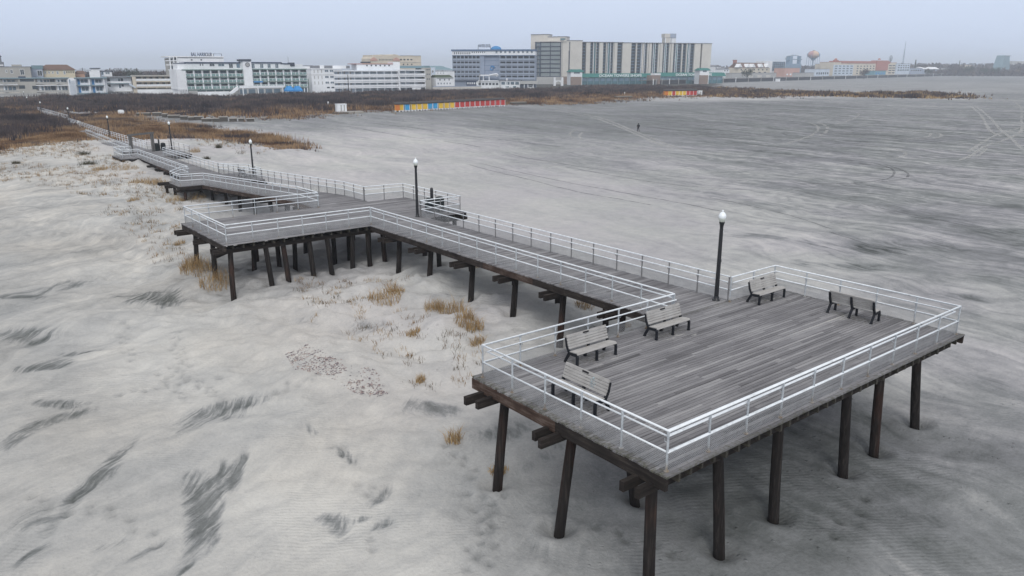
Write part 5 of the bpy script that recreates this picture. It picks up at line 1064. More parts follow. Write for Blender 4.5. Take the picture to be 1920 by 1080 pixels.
def town_galleries():
    b = Bld('stepped_block', 'tan hotel with curved gables and pink peaks, behind the galleries', 'hotel', 696, 790, 168, -8, 20, dist=560)
    u0, u1 = b.u(697), b.u(790); zf = lambda py: b.z(740, py); m = MB(); pts = [(u1, 0), (u1, zf(104.6))]
    xs = [(784, 104.3), (770, 103.3), (760, 104.4), (750, 104.4), (745, 102.2), (739, 101.8), (737.5, 102.2), (737.3, 104.4), (729, 104.2), (722, 102.6), (716.5, 102.4), (716, 104.8), (711, 104.4), (706, 103), (700, 103.2), (699.7, 106.6), (697, 110)]
    pts += [(b.u(x), zf(y)) for x, y in xs]+[(u0-.1, 0)]; m.prism(pts, 0, 20, 'y'); m.build('wall', 'cream_wall', b.t)
    m = MB(); [m.prism([(b.u(a), zf(114)), (b.u(c), zf(114)), (b.u(c), zf(111.5)), (b.u((a+c)/2), zf(107.4)), (b.u(a), zf(111.5))], -.4, .05, 'y') for a, c in ((694.5, 708), (737, 750))]; m.build('gables', 'pink_wall', b.t)
    b.wins(711, 737, 10, 110.5, 113.5, 'glass_dark', .45); b.wins(749, 775, 4, 110.5, 113, 'glass_dark', .55); b.box('band', 'sand_wall', 750, 790, 116, 117, -.2, 0); b.wins(753, 776, 3, 119.5, 122, 'glass_dark', .3); b.box('band', 'grey_roof', 751, 790, 103.9, 104.5, -.25, .05, ref=740)
    b = Bld('gallery_motel', 'long four storey white motel with open galleries and thin posts', 'motel', 583, 808, 178, -8, 16, dist=418)
    b.box('wall', 'white_wall', 583, 626, 129); b.roofslab('white_wall', 583, 640, 128.2, .5, .3); b.box('mansard', 'grey_roof', 586, 656, 123, 128.3, 3, 12); b.box('dormer', 'white_wall', 600, 608, 122.5, 128.3, 2.4, 8); b.box('dormer', 'white_wall', 624, 649, 123, 128.5, 2.4, 8)
    for i, py in enumerate((131.2, 142.5, 153, 162.8)):
        if i < 3: b.wins(607, 626, 2, py, py+3.6, 'glass_mid', .68, trim='white_trim'); b.wins(585, 606, 3, py-.3, py+5.5, 'concrete', .22, name='shutter')
        else: b.wins(609, 626, 2, py, py+2.6, 'glass_dark', .6)
    b.box('band', 'concrete', 583, 626, 140, 140.8, -.12, 0); b.box('gallery_wall', 'pale_blue_wall', 626, 748, 131.5, None, 2.2); b.box('gallery_wall', 'pale_blue_wall', 748.2, 800, 130.5, None, 2.8)
    for py in (132, 143.2, 153.4, 163.4):
        b.floor('white_trim', 625, 748, py, -.2, 2.2, .5, ref=690); b.floor('white_trim', 748, 797, py-1.2, -1.0, 2.8, .5, ref=770)
    for i, (pt, pb) in enumerate(((133.4, 142.6), (144.6, 152.8), (154.8, 162.8), (164.6, 172))):
        b.wins(664, 747, 6, pt+.6, pb-.2, 'glass_pale', .72, 2.2, name='balcony_door', ref=690); b.wins(628, 662, 3, pt+.8, pb-.4, 'concrete', .25, 2.2, name='door', ref=690); b.wins(765, 795, 2, pt-.5, pb-1.4, 'glass_pale', .7, 2.8, name='balcony_door', ref=770)
        if i < 3: b.rail('white_wall', 625, 748, pb-3.6, pb, -.1, 18, ref=690); b.rail('white_wall', 748, 797, pb-4.8, pb-1.2, -.9, 8, ref=770)
    b.fins('white_trim', list(lerp(664, 748, 6))+[654, 640], 132, None, -.2, 0, .28, ref=690, name='post'); b.fins('white_trim', (748.5, 760, 777, 796.5), 130.8, None, -1, -.8, .3, ref=770, name='post'); b.fins('white_wall', (748.3,), 130.5, None, -.9, 2.6, .8, name='pier_wall')
    b.box('penthouse', 'white_wall', 669, 748, 119.5, 131.5, 4.5, 13); b.box('trim', 'red_wall', 662, 738, 119.2, 120.4, 4.2, 13); b.box('tower', 'white_wall', 737, 750, 116, 131, 4.2, 12); b.box('roof_plant', 'dark_trim', 680, 695, 115.6, 118.2, 7, 10); b.wins(684, 742, 7, 121.5, 124.3, 'glass_dark', .32, 4.5); b.box('roof', 'teal_roof', 750, 806, 123.2, 128, 4, 13)
    b.box('blue_wing', 'beige_wall', 796, 808, 127, None, -.4, 12); 
    for pt in (129.3, 138, 147): b.wins(799, 806, 2, pt, pt+2.4, 'glass_dark', .5, -.4)
    b.box('ground_wall', 'white_wall', 772, 788, 164.5, None, -2, -1.6)
    b = Bld('teal_roof_house', 'pale house with a teal hipped roof beside the blue grey hotel', 'house', 808, 847, 170, -8, 14, dist=480)
    b.box('wall', 'pale_blue_wall', 808, 816, 126.5, None, -.3, 12); b.box('wall', 'white_wall', 815, 852, 134, None, .4, 14); hip_roof(b, 'teal_roof', 803, 850, 131, 125, .4, 14, .6, ridge=.3)
    for pt in (132, 140.5, 148.5): b.wins(809, 813, 1, pt, pt+4, 'glass_dark', .75, -.3, trim='white_trim')
    b.wins(818, 834, 3, 136, 138, 'glass_mid', .2, .4)
    b = Bld('low_gabled_house', 'low white house with a green shingle roof in front of the blue grey hotel', 'house', 816, 849, 171, -8, 10, dist=440)
    b.box('wall', 'white_wall', 817, 849, 145.5); gable_roof(b, 'shrub_green', 819, 849, 146, 140.5, 0, 10, True); b.wins(820, 846, 3, 148, 151, 'glass_dark', .22); b.wins(818, 846, 5, 155, 158, 'glass_mid', .3)
    b = Bld('long_low_wall', 'long low cream wall along the street, left of the blue grey hotel', 'wall', 811, 902, 170, -4, .5, dist=425); b.box('wall', 'sand_wall', 811, 902, 162.6); b.box('coping', 'grey_blue_wall', 811, 902, 161.2, 162.6, -.06, .56)

def town_blue_hotel():
    b = Bld('blue_grey_hotel', 'six storey blue grey hotel with rows of balconies and a blue wave emblem', 'hotel', 848, 1003, 168, -43, 20, dist=520)
    L = 925; z = b.z; b.depth = 20
    b.box('wall', 'slate_wall', 849, 1003.5, 104, None, 1.5, 20, ref=L); b.box('attic', 'white_wall', 848, 1003.5, 94, 103.6, .2, 19, ref=L); b.roofslab('blue_roof', 848, 1003, 92.6, 1.0, .5, .2, 19, ref=L); b.box('cornice', 'blue_roof', 848, 1003.6, 103.3, 104.4, -.1, 1.6, ref=L)
    b.wins(851, 883, 9, 97.6, 101.6, 'glass_dark', .42, .2, ref=L); b.wins(884, 911, 7, 96.8, 99.2, 'glass_dark', .4, .2, ref=L); b.wins(927, 1001, 9, 95.4, 99.6, 'glass_mid', .42, .2, ref=L, trim='white_trim')
    rows = [(105.4, 109.6, 113.2), (114.6, 118.8, 122.2), (123.4, 127.6, 131.4), (132.2, 136.4, 139.6), (140.8, 145, 148.4)]
    for i, (pt, pm, pb) in enumerate(rows):
        b.floor('slate_light', 848.5, 900, pb+.9, -.15, 1.5, .4, ref=L); b.floor('slate_light', 937, 1003.5, pb+.9, -.15, 1.5, .4, ref=L)
        for k in range(7): b.wins(849.5+7.35*k, 856+7.35*k, 1, pt, pb, 'glass_dark', .92, 1.5, ref=L, name='balcony_door')
        for k in range(6): b.wins(939+10.8*k, 948.5+10.8*k, 1, pt, pb, 'glass_dark', .88, 1.5, ref=L, name='balcony_door')
        b.rail('slate_light', 848.6, 900, pm, pb, -.05, 14, ref=L, post='slate_light'); b.rail('slate_light', 937, 1003.5, pm, pb, -.05, 12, ref=L, post='slate_light')
        b.box('band', 'blue_roof', 900, 937, pb+.4, pb+.9, 1.36, 1.5, ref=L)
    b.fins('slate_light', lerp(848.8, 900, 7)+lerp(937, 1003, 6), 104, 149.5, -.1, 1.5, .45, ref=L); b.box('shaft', 'slate_wall', 900.2, 908, 104, None, .4, 1.5, ref=L)
    # emblem: blue wave hook on the blank bay
    def em(x, y): return (b.u(x, 1.4), 1.33, z(L, y, 1.4))
    m = MB(); m.tube([em(x, y) for x, y in ((924.5, 124.5), (921, 125.5), (919.4, 128), (920, 130.5), (922, 131.6), (924, 130.3), (925.2, 126.5), (925.2, 124))], [.15, .3, .36, .36, .34, .36, .36, .2], 6); m.tube([em(x, y) for x, y in ((919.6, 124.2), (924, 123.6), (929, 127.4), (924.5, 128.2), (923.2, 131.8))], [.15, .3, .2, .25, .12], 6); m.build('emblem', 'bright_blue', b.t)
    fr = MB(); fr.bar((b.u(897, 3), 3, z(L, 92.6, 3)), (b.u(897, 3), 3, z(L, 85, 3)), .25, .25); fr.bar((b.u(920, 3), 3, z(L, 92.6, 3)), (b.u(920, 3), 3, z(L, 86, 3)), .25, .25); fr.bar((b.u(896.5, 3), 3, z(L, 86.0, 3)), (b.u(921, 3), 3, z(L, 86.0, 3)), .2, .2); sg = fr.build('sign_frame', 'dark_trim', b.t)
    ln = abs(b.u(920, 3)-b.u(897, 3)); t = text_mesh('WATERS EDGE', 2.6, .12, 'navy', sg, 'sign_letters', (b.u(897.3, 3), 2.8, z(L, 88.6, 3)), (math.pi/2, 0, 0)); t.scale = (ln/max(.1, t.dimensions.x)*.97, 1, 1)
    m = MB(); c = b.u(930, 6); m.lathe([(3.6*math.cos(a), 2.3*math.sin(a)) for a in np.linspace(0, 1.5, 7)], (c, 7, z(L, 93, 6)), 18); m.build('dome', 'bright_blue', b.t)
    b.box('podium', 'white_wall', 893, 937, 152.5, None, -5, 1.4, ref=L); b.box('canopy', 'white_trim', 896, 934, 150.8, 152.8, -5.6, -2, ref=L); b.wins(896, 935, 6, 155.5, 159.5, 'glass_dark', .7, -5, ref=L, name='opening'); b.box('porch_roof', 'white_trim', 898, 934, 140, 142.4, -4.5, -1, ref=L); b.fins('white_trim', (899, 906, 917), 141, 150.8, -4.4, -4.0, .5, ref=L, name='column')
    m = MB(); v = -4.6; m.tube([(b.u(x, v), v, z(L, y, v)) for x, y in ((917, 141.3), (925, 139.6), (931, 138.6), (933.5, 140.5), (932.5, 143), (930.6, 142.2))], .55, 6); m.build('scroll', 'white_trim', b.t)
    b.box('low_wing', 'navy', 874, 895, 152, None, -4, 1.3, ref=L); b.wins(875, 895, 5, 154.5, 158, 'white_wall', .55, -4, ref=L, name='arch_window')
    b.box('restaurant', 'white_wall', 938, 975, 151, None, -6, 1.3, ref=955); b.roofslab('grey_roof', 937, 976, 150.2, .5, .4, -6, 1.3, ref=955); b.wins(939, 974, 4, 153.5, 158.8, 'glass_mid', .78, -6, ref=955); b.wins(944, 972, 2, 161.5, 164, 'teal_glass', .4, -6, ref=955, name='opening'); b.box('marquee', 'concrete', 975, 1010, 152, 157.5, -8, 1, ref=985); b.box('marquee_base', 'dark_trim', 975, 1004, 158.5, None, -7, 0, ref=985); b.fins('white_trim', (983, 990, 1000), 158, None, -7.6, -7.3, .4, ref=985, name='post')
    m = MB(); v = -6.3; m.lathe([(.02, 1.3), (.45, 1.0), (.6, .5), (.45, 0), (.2, -.3)], (b.u(950.5, v), v, z(955, 150.5, v)), 10); m.bar((b.u(950.5, v), v, 0), (b.u(950.5, v), v, z(955, 150, v)), .5, .5); m.build('lantern_column', 'white_trim', b.t)

def town_towers():
    A = -22
    b = Bld('beach_tower', 'ten storey beige apartment tower with dark balcony slots', 'apartment block', 1051, 1332, 163, A, 22, dist=655)
    L = 1180; z = b.z; b.depth = 22
    b.box('wall', 'sand_wall', 1051.5, 1091, 76, 149, -3, 20, ref=1070); b.box('plinth', 'brick_wall', 1053, 1091, 143.5, None, -3.3, 19, ref=1070); b.box('parapet', 'grey_roof', 1051, 1092, 75.2, 76.3, -3.3, 20.2, ref=1070)
    b.box('slit', 'dark_trim', 1065.8, 1068, 95, 141.5, -3.12, -2.9, ref=1070)
    m = MB(); v = -3.1; u = b.u(1066.2, v)
    for i, py in enumerate(np.linspace(78.5, 93, 7)): m.box(u, u+1.0, v-.12, v+.12, z(1070, py+1.5, v), z(1070, py, v))
    m.build('sign_marks', 'dark_trim', b.t)
    b.box('core', 'glass_dark', 1092, 1320, 79.5, None, 1.9, 22, ref=L); b.roofslab('grey_roof', 1092, 1167, 78.6, .5, .2, -.2, 22, ref=1130); b.roofslab('grey_roof', 1166, 1332, 80.2, .5, .2, -.2, 22, ref=1250)
    beige = [(1098.4,1106),(1111.6,1113),(1116.2,1117.2),(1122.8,1129.9),(1135.6,1137),(1149,1150.6),(1151.2,1156.5),(1166,1182.4),(1191,1193.2),(1203,1205.6),(1212.4,1214.8),(1215.8,1220.4),(1232.6,1235.4),(1236.4,1241.4),(1253.2,1255.8),(1257,1261.2),(1276.4,1278.6),(1285.2,1287),(1300.2,1311.6),(1314.6,1331.6)]
    for i, (a, c) in enumerate(beige): b.box('wall_fin', 'sand_wall', a, c, 79 if a < 1160 else 80.6, None, 0 if c-a > 3 else .3, 3.0 if a < 1300 else 21.8, ref=1130 if a < 1160 else 1250)
    white = (1101.5, 1112.2, 1139.2, 1143.8, 1201.8, 1207.5, 1224, 1227, 1245, 1247.6, 1265.6, 1268.5, 1289.6, 1292)
    b.fins('white_trim', white, 80.6, None, .2, 1.9, .35, ref=L, name='mullion'); b.fins('teal_glass', (1114.6, 1140.8, 1204, 1226, 1246, 1267, 1288.2), 80.6, None, .5, 1.9, 1.0, ref=L, name='screen')
    for i in range(10):
        py = 84.5+5.9*i
        b.floor('steel_blue', 1092.6, 1166, py, .7, 2.1, .30, ref=1130); b.floor('steel_blue', 1182, 1300.2, py+.8, .7, 2.1, .30, ref=1250)
    b.box('tank_room', 'sand_wall', 1244.5, 1254, 71, 80.5, 6, 12, ref=1250); b.box('tank_screen', 'sand_wall', 1243.6, 1253.5, 63.2, 70.5, 5.6, 12, ref=1250); b.box('tank_screen', 'grey_blue_wall', 1253.7, 1264.6, 63, 70.6, 5.6, 12, ref=1250); b.fins('white_trim', (1245, 1254, 1264), 70.5, 80.5, 5.8, 6.2, .6, ref=1250, name='frame_leg'); b.box('tank_room', 'white_wall', 1256, 1264, 71, 80.5, 6.3, 11, ref=1250)
    b = Bld('glass_wing', 'dark glazed apartment wing left of the tall beige slit wall', 'apartment block', 1003, 1051.5, 164, -55, 20, dist=650)
    L = 1028; b.box('wall', 'sand_wall', 1003, 1051.3, 77.2, None, 1.2, 20, ref=L); b.roofslab('sand_wall', 1003, 1051.3, 76.9, .6, .2, -.2, 20, ref=L)
    for i in range(8):
        pt = 79+8.05*i; b.floor('dark_trim', 1003.6, 1051, pt+7.6, -.1, 1.2, .55, ref=L); b.wins(1013.5, 1050, 2, pt+1.6, pt+7.4, 'panel_grey', .93, .35, ref=L, name='glazed_panel'); b.wins(1013.5, 1050, 2, pt+.2, pt+1.5, 'glass_dark', .95, .6, ref=L, name='opening'); b.wins(1004, 1013, 3, pt+.6, pt+7.2, 'glass_mid', .7, .4, ref=L)
    b.fins('dark_trim', (1003.6, 1013.2, 1031.4, 1050.4), 77.6, 143, -.15, 1.2, .5, ref=L); b.box('stair_core', 'sand_wall', 995, 1028, 65, None, 10, 22, ref=1010); b.box('core_cap', 'grey_roof', 994.6, 1028.4, 64, 65.2, 9.6, 22.3, ref=1010); b.box('lift_room', 'sand_wall', 1026.5, 1061, 69.3, 78, 8, 20, ref=1040); b.box('lift_cap', 'grey_roof', 1026, 1061.4, 68.2, 69.6, 7.7, 20.3, ref=1040); b.wins(1049, 1060, 1, 72, 74.8, 'teal_glass', .85, 8, ref=1040)
    b.box('base', 'concrete', 1003, 1052, 144.2, None, -.4, 1.0, ref=L)
    # shops below
    for (x0, x1, py, lab, txt, tx0, tx1, dist) in ((1090, 1228, 138.2, 'low shops under a green canopy, the nearer stretch left of the brick gap', 'OCEAN TOWERS SHOPS', 1124, 1204, 628), (1239, 1357, 136.4, 'low shops under a green canopy, the farther stretch right of the brick gap', 'OCEAN TOWERS SHOPS', 1268, 1336, 668)):
        s = Bld('shop_row', lab, 'shops', x0, x1, 158, A+6, 14, dist=dist, group=None); r = (x0+x1)/2
        zt, zb = s.z(r, py), s.z(r, py+6.6); m = MB(); u0, u1 = s.u(x0), s.u(x1); m.prism([(0, zb), (2.6, zt), (9, zt+.2), (9, zb)], u0, u1+3, 'x'); m.build('canopy', 'green_roof', s.t)
        s.box('wall', 'teal_glass', x0+.4, x1-.5, py+7, None, 1.2, 9, ref=r); s.wins(x0+1, x1-1, 12, py+8, py+13.5, 'glass_blue', .82, 1.2, ref=r, name='shop_window'); s.fins('teal_roof', lerp(x0+1, x1-1, 12), py+7, None, .5, 1.1, .4, ref=r, name='column')
        al = math.atan2(zt-zb, 2.6); h = 2.5; t = text_mesh(txt, h, .1, 'white_trim', s.t, 'sign_letters', (s.u(tx0), .42, zb+.45), (math.pi/2, 0, 0)); t.scale = ((s.u(tx1)-s.u(tx0))/max(.1, t.dimensions.x), 1, 1)
    s = Bld('brick_kiosk', 'brick gap block with a white top between the two canopies', 'building', 1224, 1240, 158, A+6, 8, dist=640); s.box('wall', 'brick_wall', 1223, 1239, 141, None, .5); s.box('fascia', 'white_wall', 1228, 1239.5, 137.5, 141, .3, 6); s.box('sign_board', 'white_trim', 1229, 1234, 150.6, 152, .3, .45)
    for x0, x1, y0, y1, lab, dist in ((1070, 1096, 130, 135, 'small pavilion with a green roof against the slit wall', 616), (1312, 1334, 127.5, 132, 'small green roofed pavilion at the far end of the tower', 668)):
        s = Bld('green_pavilion', lab, 'pavilion', x0, x1, 158, A, 9, dist=dist); r = (x0+x1)/2; s.box('wall', 'white_wall', x0+.8, x1-4, y1-.5, None, .6); s.wins(x0+6, x1-8, 1, y1+.4, y1+3, 'glass_mid', .9, .6, ref=r); s.box('plinth', 'brick_wall', x0+.6, x1-5, y1+9, None, .2, .7)
        m = MB(); u0, u1 = s.u(x0), s.u(x1); zt, zb = s.z(r, y0), s.z(r, y1); q = 2.2; m.add([(u0-.5, 0, zb), (u1+.5, 0, zb), (u1+.5, 9, zb), (u0-.5, 9, zb), (u0+q, 2, zt), (u1-q, 2, zt), (u1-q, 7, zt), (u0+q, 7, zt)], [(0, 1, 5, 4), (1, 2, 6, 5), (2, 3, 7, 6), (3, 0, 4, 7), (4, 5, 6, 7), (3, 2, 1, 0)]); m.build('roof', 'green_roof', s.t)
    s = Bld('white_arch_gate', 'white arched gateway with two tall posts below the glass wing', 'gateway', 1039, 1056, 164, -30, 1.5, dist=590)
    m = MB(); u = lambda x: s.u(x); Z = lambda y: s.z(1047, y); ua, ub = u(1041.5), u(1053.5); c = (ua+ub)/2; r = (ub-ua)/2-.5
    pts = [(ua, 0), (ua, Z(151)), (ub, Z(151)), (ub, 0), (c+r, 0)]+[(c+r*math.cos(t), Z(156)+r*.7*math.sin(t)) for t in np.linspace(0, math.pi, 9)]+[(c-r, 0)]; m.prism(pts, 0, 1.5, 'y'); m.build('arch', 'white_wall', s.t)
    for a in (1039.6, 1054.2): m = MB(); m.box(u(a)-.3, u(a)+1.0, -.2, 1.7, 0, Z(145)); m.build('gate_post', 'white_wall', s.t)

def town_right():
    def simple(name, label, cat, x0, x1, pt, dist, wall, roof='grey_roof', ang=5, depth=14, rows=(), cap=.4, pb=158, front=False):
        if not front: dist = max(dist*1.04, float(np.interp((x0+x1)/2, [1340, 1400, 1460, 1560, 1680, 1760, 1850, 1920], [760, 860, 930, 1060, 1300, 1520, 1880, 2250])))
        b = Bld(name, label, cat, x0, x1, pb, ang, depth, dist=dist); b.box('wall', wall, x0, x1, pt)
        if cap: b.roofslab(roof, x0, x1, pt-.4, cap, .2)
        for (px0, px1, n, a, c, mat, fr) in rows: b.wins(px0, px1, n, a, c, mat, fr)
        return b
    b = simple('gabled_inn', 'cream inn with a row of white gables and a brown roof', 'inn', 1385, 1444, 127, 900, 'cream_wall', rows=((1386, 1442, 7, 129.5, 132, 'glass_dark', .3), (1388, 1440, 5, 135, 137, 'glass_dark', .4)), cap=0)
    gable_roof(b, 'brown_roof', 1387, 1441, 127, 117.5, 0, 14, True)
    for a in (1388, 1403, 1413, 1428, 1440): gable_roof(b, 'white_wall', a-3.4, a+3.4, 126, 119.6, -1.2, 4, False, 'gable'); b.wins(a-1.8, a+1.8, 1, 123, 125, 'glass_dark', .8, -1.25)
    b = simple('dark_grid_block', 'dark grid faced block with a white end wall', 'hotel', 1447, 1472, 115.4, 1000, 'white_wall', 'white_wall', depth=18, pb=150); b.box('side_wall', 'white_wall', 1438, 1447.4, 114.6, None, .5, 16)
    b.box('screen', 'steel_blue', 1448.5, 1471.6, 115.6, 133, -.5, .1); b.fins('dark_trim', lerp(1449, 1471, 6), 115.6, 133, -.8, -.5, .5); b.wins(1449, 1471.5, 6, 117, 119, 'glass_dark', .7, -.5)
    for i in range(4): b.wins(1449, 1471.5, 6, 120+3.2*i, 122+3.2*i, 'glass_dark', .7, -.5)
    b = Bld('ride_tower', 'pale blue steel ride frame with a crossbeam above the roofs', 'ride', 1473, 1503, 150, 5, 10, dist=1150)
    b.box('base', 'steel_blue', 1474, 1502, 119.5, None, 0, 10); b.box('column', 'steel_blue', 1480, 1485, 105, 119.6, 1, 7); b.box('column', 'steel_blue', 1498, 1500.5, 105, 119.6, 1, 5); b.box('crossbeam', 'steel_blue', 1473.5, 1502.5, 110.6, 112, .8, 2.6)
    m = MB(); m.tube([(b.u(x), 2, b.z(1488, y)) for x, y in ((1473, 111), (1476, 105.5), (1482, 104.5), (1490, 103.6), (1498, 104.6), (1502.5, 107), (1502.5, 111))], .35, 6); m.build('track', 'steel', b.t); b.box('cap', 'steel_blue', 1485, 1490, 103, 104.4, 1, 4)
    simple('pink_block', 'low pink building below the ride frame', 'building', 1472, 1500, 127.5, 980, 'pink_wall', rows=((1474, 1499, 4, 138, 141, 'white_wall', .5),))
    # water tower
    d = ray(1523, 127); k = 1700/math.hypot(d.x, d.y); P = Vector((d.x*k, d.y*k, 0)); t = thing('water_tower', 'round water tower painted like a beach ball, on thin legs', 'water tower', P)
    zc, zt, zl = hgt_at(1523, 103.5, P), hgt_at(1523, 95, P), hgt_at(1523, 110, P); r = 10.5*1700/F_PX*1.0; hh = (zt-zl)/2; n = 18
    for q in range(6):
        vs = []; fs = []; m_ = 5
        for i in range(9):
            ph = -math.pi/2+math.pi*i/8
            for j in range(m_): th = 2*math.pi*(q+j/(m_-1))/6+.5; vs.append((r*math.cos(ph)*math.cos(th), r*math.cos(ph)*math.sin(th), (zt+zl)/2+hh*math.sin(ph)))
        for i in range(8):
            for j in range(m_-1): fs.append((i*m_+j, i*m_+j+1, (i+1)*m_+j+1, (i+1)*m_+j))
        m = MB(); m.add(vs, fs, 0, True); m.build('tank_segment', ('tower_orange', 'tower_blue', 'tower_red', 'tower_orange', 'tower_blue', 'tower_orange')[q], t)
    MB().lathe([(r*.55, zl+1.5), (r*.22, zl-3), (r*.2, zl-3.5)], n=12).build('bowl', 'tower_blue', t); MB().lathe([(1.4, 0), (1.4, zl-2)], n=10).build('riser', 'steel_blue', t)
    for q in range(6): a = 2*math.pi*q/6+.2; MB().tube([(r*1.02*math.cos(a), r*1.02*math.sin(a), 0), (r*.95*math.cos(a), r*.95*math.sin(a), (zt+zl)/2)], .4, 6).build('leg', 'steel_blue', t)
    m = MB(); m.tube([(2.6*math.cos(a), 2.6*math.sin(a), zt+.8) for a in np.linspace(0, 2*math.pi, 13)], .25, 5); m.lathe([(2.4, 0), (1.0, 1.5)], (0, 0, zt-.3), 10); m.build('crown', 'steel', t)
    simple('tan_block', 'blank tan block left of the red domed hotel', 'building', 1546, 1563, 120, 1150, 'cream_wall')
    simple('beach_shed', 'grey beach shed with a turquoise base standing on the sand', 'shed', 1503, 1527, 136.5, 930, 'concrete', rows=((1505, 1526, 1, 146, 151.5, 'teal_paint', .95),), depth=10, front=True)
    simple('long_grey_shed', 'long grey wall behind the boardwalk, below the gabled inn', 'building', 1374, 1457, 137, 820, 'concrete', rows=((1400, 1450, 3, 141, 146, 'sand_wall', .5),), depth=8)
    simple('low_shopfront', 'row of small dark shopfronts left of the tan block', 'shops', 1530, 1556, 129.5, 1000, 'pale_blue_wall', rows=((1531, 1555, 6, 135.5, 139.5, 'glass_dark', .6),))
    b = simple('red_domed_hotel', 'long cream hotel with a red roof band and small red domes', 'hotel', 1562, 1680, 117, 1080, 'cream_wall', 'red_wall', ang=2, depth=20, pb=145); b.box('upper', 'pale_blue_wall', 1563, 1600, 121.5, None, -.6, .1); b.box('roof_band', 'red_wall', 1577, 1668, 114.6, 119, -.5, 18); b.box('red_tower', 'red_wall', 1643.5, 1665, 113.5, 132, -1.5, 8); b.box('red_tower', 'red_wall', 1565.5, 1571, 112.5, 117.5, 1, 5)
    for x, py in ((1568.3, 112.5), (1649.5, 112.2)): m = MB(); m.lathe([(2.1*math.cos(a), 2.3*math.sin(a)) for a in np.linspace(0, 1.5, 6)], (b.u(x), 2.2, b.z(x, py)), 14); m.build('dome', 'red_wall', b.t)
    for i, py in enumerate((123, 127.5, 132, 136.5)): b.wins(1605, 1641, 6, py, py+2, 'glass_dark', .45); b.wins(1564, 1600, 5, py, py+2, 'glass_mid', .6, -.6); b.wins(1666, 1679, 2, py-1, py+1, 'glass_dark', .8)
    simple('blue_pavilion', 'bright blue pavilion in front of the red domed hotel', 'pavilion', 1641, 1662, 133, 1040, 'teal_paint', rows=((1642, 1661, 4, 136, 139.5, 'bright_blue', .6),))
    # radio mast
    d = ray(1692, 127); k = 2200/math.hypot(d.x, d.y); P = Vector((d.x*k, d.y*k, 0)); t = thing('radio_mast', 'tall thin lattice radio mast rising above the far roofs', 'mast', P); zt = hgt_at(1694, 78, P)
    for a in (0, 2.1, 4.2): MB().tube([(2.6*math.cos(a), 2.6*math.sin(a), 0), (.3*math.cos(a), .3*math.sin(a), zt*.8), (0, 0, zt)], .38, 5).build('leg', 'steel_blue', t)
    m = MB()
    for i in range(16):
        f = i/16; f2 = (i+1)/16
        for a in (0, 2.1, 4.2): r0, r1 = 2.6*(1-f*.9), 2.6*(1-f2*.9); m.tube([(r0*math.cos(a), r0*math.sin(a), zt*.8*f), (r1*math.cos(a+2.1), r1*math.sin(a+2.1), zt*.8*f2)], .22, 4)
    m.build('lattice', 'steel_blue', t); m = MB(); m.tube([(-2.5, 0, zt*.55), (2.5, 0, zt*.55)], .5, 6); m.tube([(-1.6, 0, zt*.66), (1.6, 0, zt*.66)], .5, 6); m.build('antenna', 'steel_blue', t)
    d = ray(1668, 127); k = 1500/math.hypot(d.x, d.y); P = Vector((d.x*k, d.y*k, 0)); t = thing('ferris_wheel', 'small grey wheel ride showing behind the red domed hotel', 'ride', P); zc = hgt_at(1668, 109.5, P); r = 4.6*1500/F_PX; ax = Vector((.8, -.4, 0)).normalized()
    m = MB(); m.tube([tuple(ax*r*math.cos(a)*.62+Vector((0, 0, zc+r*math.sin(a)))) for a in np.linspace(0, 2*math.pi, 21)], .35, 5)
    for a in np.linspace(0, math.pi, 9)[:-1]: m.tube([tuple(ax*r*math.cos(a)*.62*s+Vector((0, 0, zc+r*math.sin(a)*s))) for s in (-1, 1)], .2, 4)
    m.build('wheel', 'steel', t); m = MB(); m.tube([(-3, 0, 0), (0, 0, zc), (3, 0, 0)], .5, 6); m.build('support', 'steel', t)
    for a in ((1681, 1706, 119.5, 1300, 'pale_blue_wall', 'three storey pale block right of the red domed hotel', ((1683, 1705, 5, 122, 124, 'glass_dark', .6), (1683, 1705, 5, 126, 128, 'glass_dark', .6), (1683, 1705, 5, 130, 133, 'glass_mid', .7))), (1707, 1730, 128, 1350, 'grey_blue_wall', 'low grey block beside the pale three storey one', ((1708, 1729, 5, 131, 133, 'glass_dark', .6),))):
        simple('pale_block', a[5], 'building', a[0], a[1], a[2], a[3], a[4], rows=a[6], pb=143)
    b = simple('white_roof_hall', 'wide hall under a bright white roof', 'hall', 1731, 1761, 129.5, 1350, 'grey_blue_wall', 'white_trim', rows=((1733, 1752, 3, 131.5, 135.5, 'glass_dark', .6),), cap=0, pb=141); gable_roof(b, 'white_trim', 1730, 1762, 129.5, 125.6, -1, 14, True)
    for (x0, x1, pt, ds, wl, lab) in ((1776, 1790, 128, 1500, 'concrete', 'small grey house right of the white roofed hall'), (1810, 1821, 121.5, 1700, 'cream_wall', 'pair of cream house fronts among the far trees'), (1826, 1846, 120.5, 1750, 'pale_blue_wall', 'pale terrace among the far trees'), (1851, 1868, 124, 1700, 'teal_roof', 'low teal roofed building left of the green tower')):
        simple('far_house', lab, 'house', x0, x1, pt, ds, wl, rows=((x0+1, x1-1, 4, pt+2, pt+4, 'glass_dark', .5),), pb=140, depth=10)
    b = Bld('green_tower', 'tapered grey green tower at the far right of the skyline', 'tower', 1880, 1893, 140, 2, 16, dist=1650); m = MB(); Z = lambda y: b.z(1886, y); u = b.u
    m.add([(u(1877), 0, 0), (u(1895), 0, 0), (u(1895), 16, 0), (u(1877), 16, 0), (u(1882), 2, Z(104)), (u(1892), 2, Z(104)), (u(1892), 14, Z(104)), (u(1882), 14, Z(104))], [(0, 1, 5, 4), (1, 2, 6, 5), (2, 3, 7, 6), (3, 0, 4, 7), (4, 5, 6, 7)]); m.build('wall', 'teal_roof', b.t); b.box('band', 'steel', 1881.5, 1892.3, 104, 105.2, 1.4, 14.5)
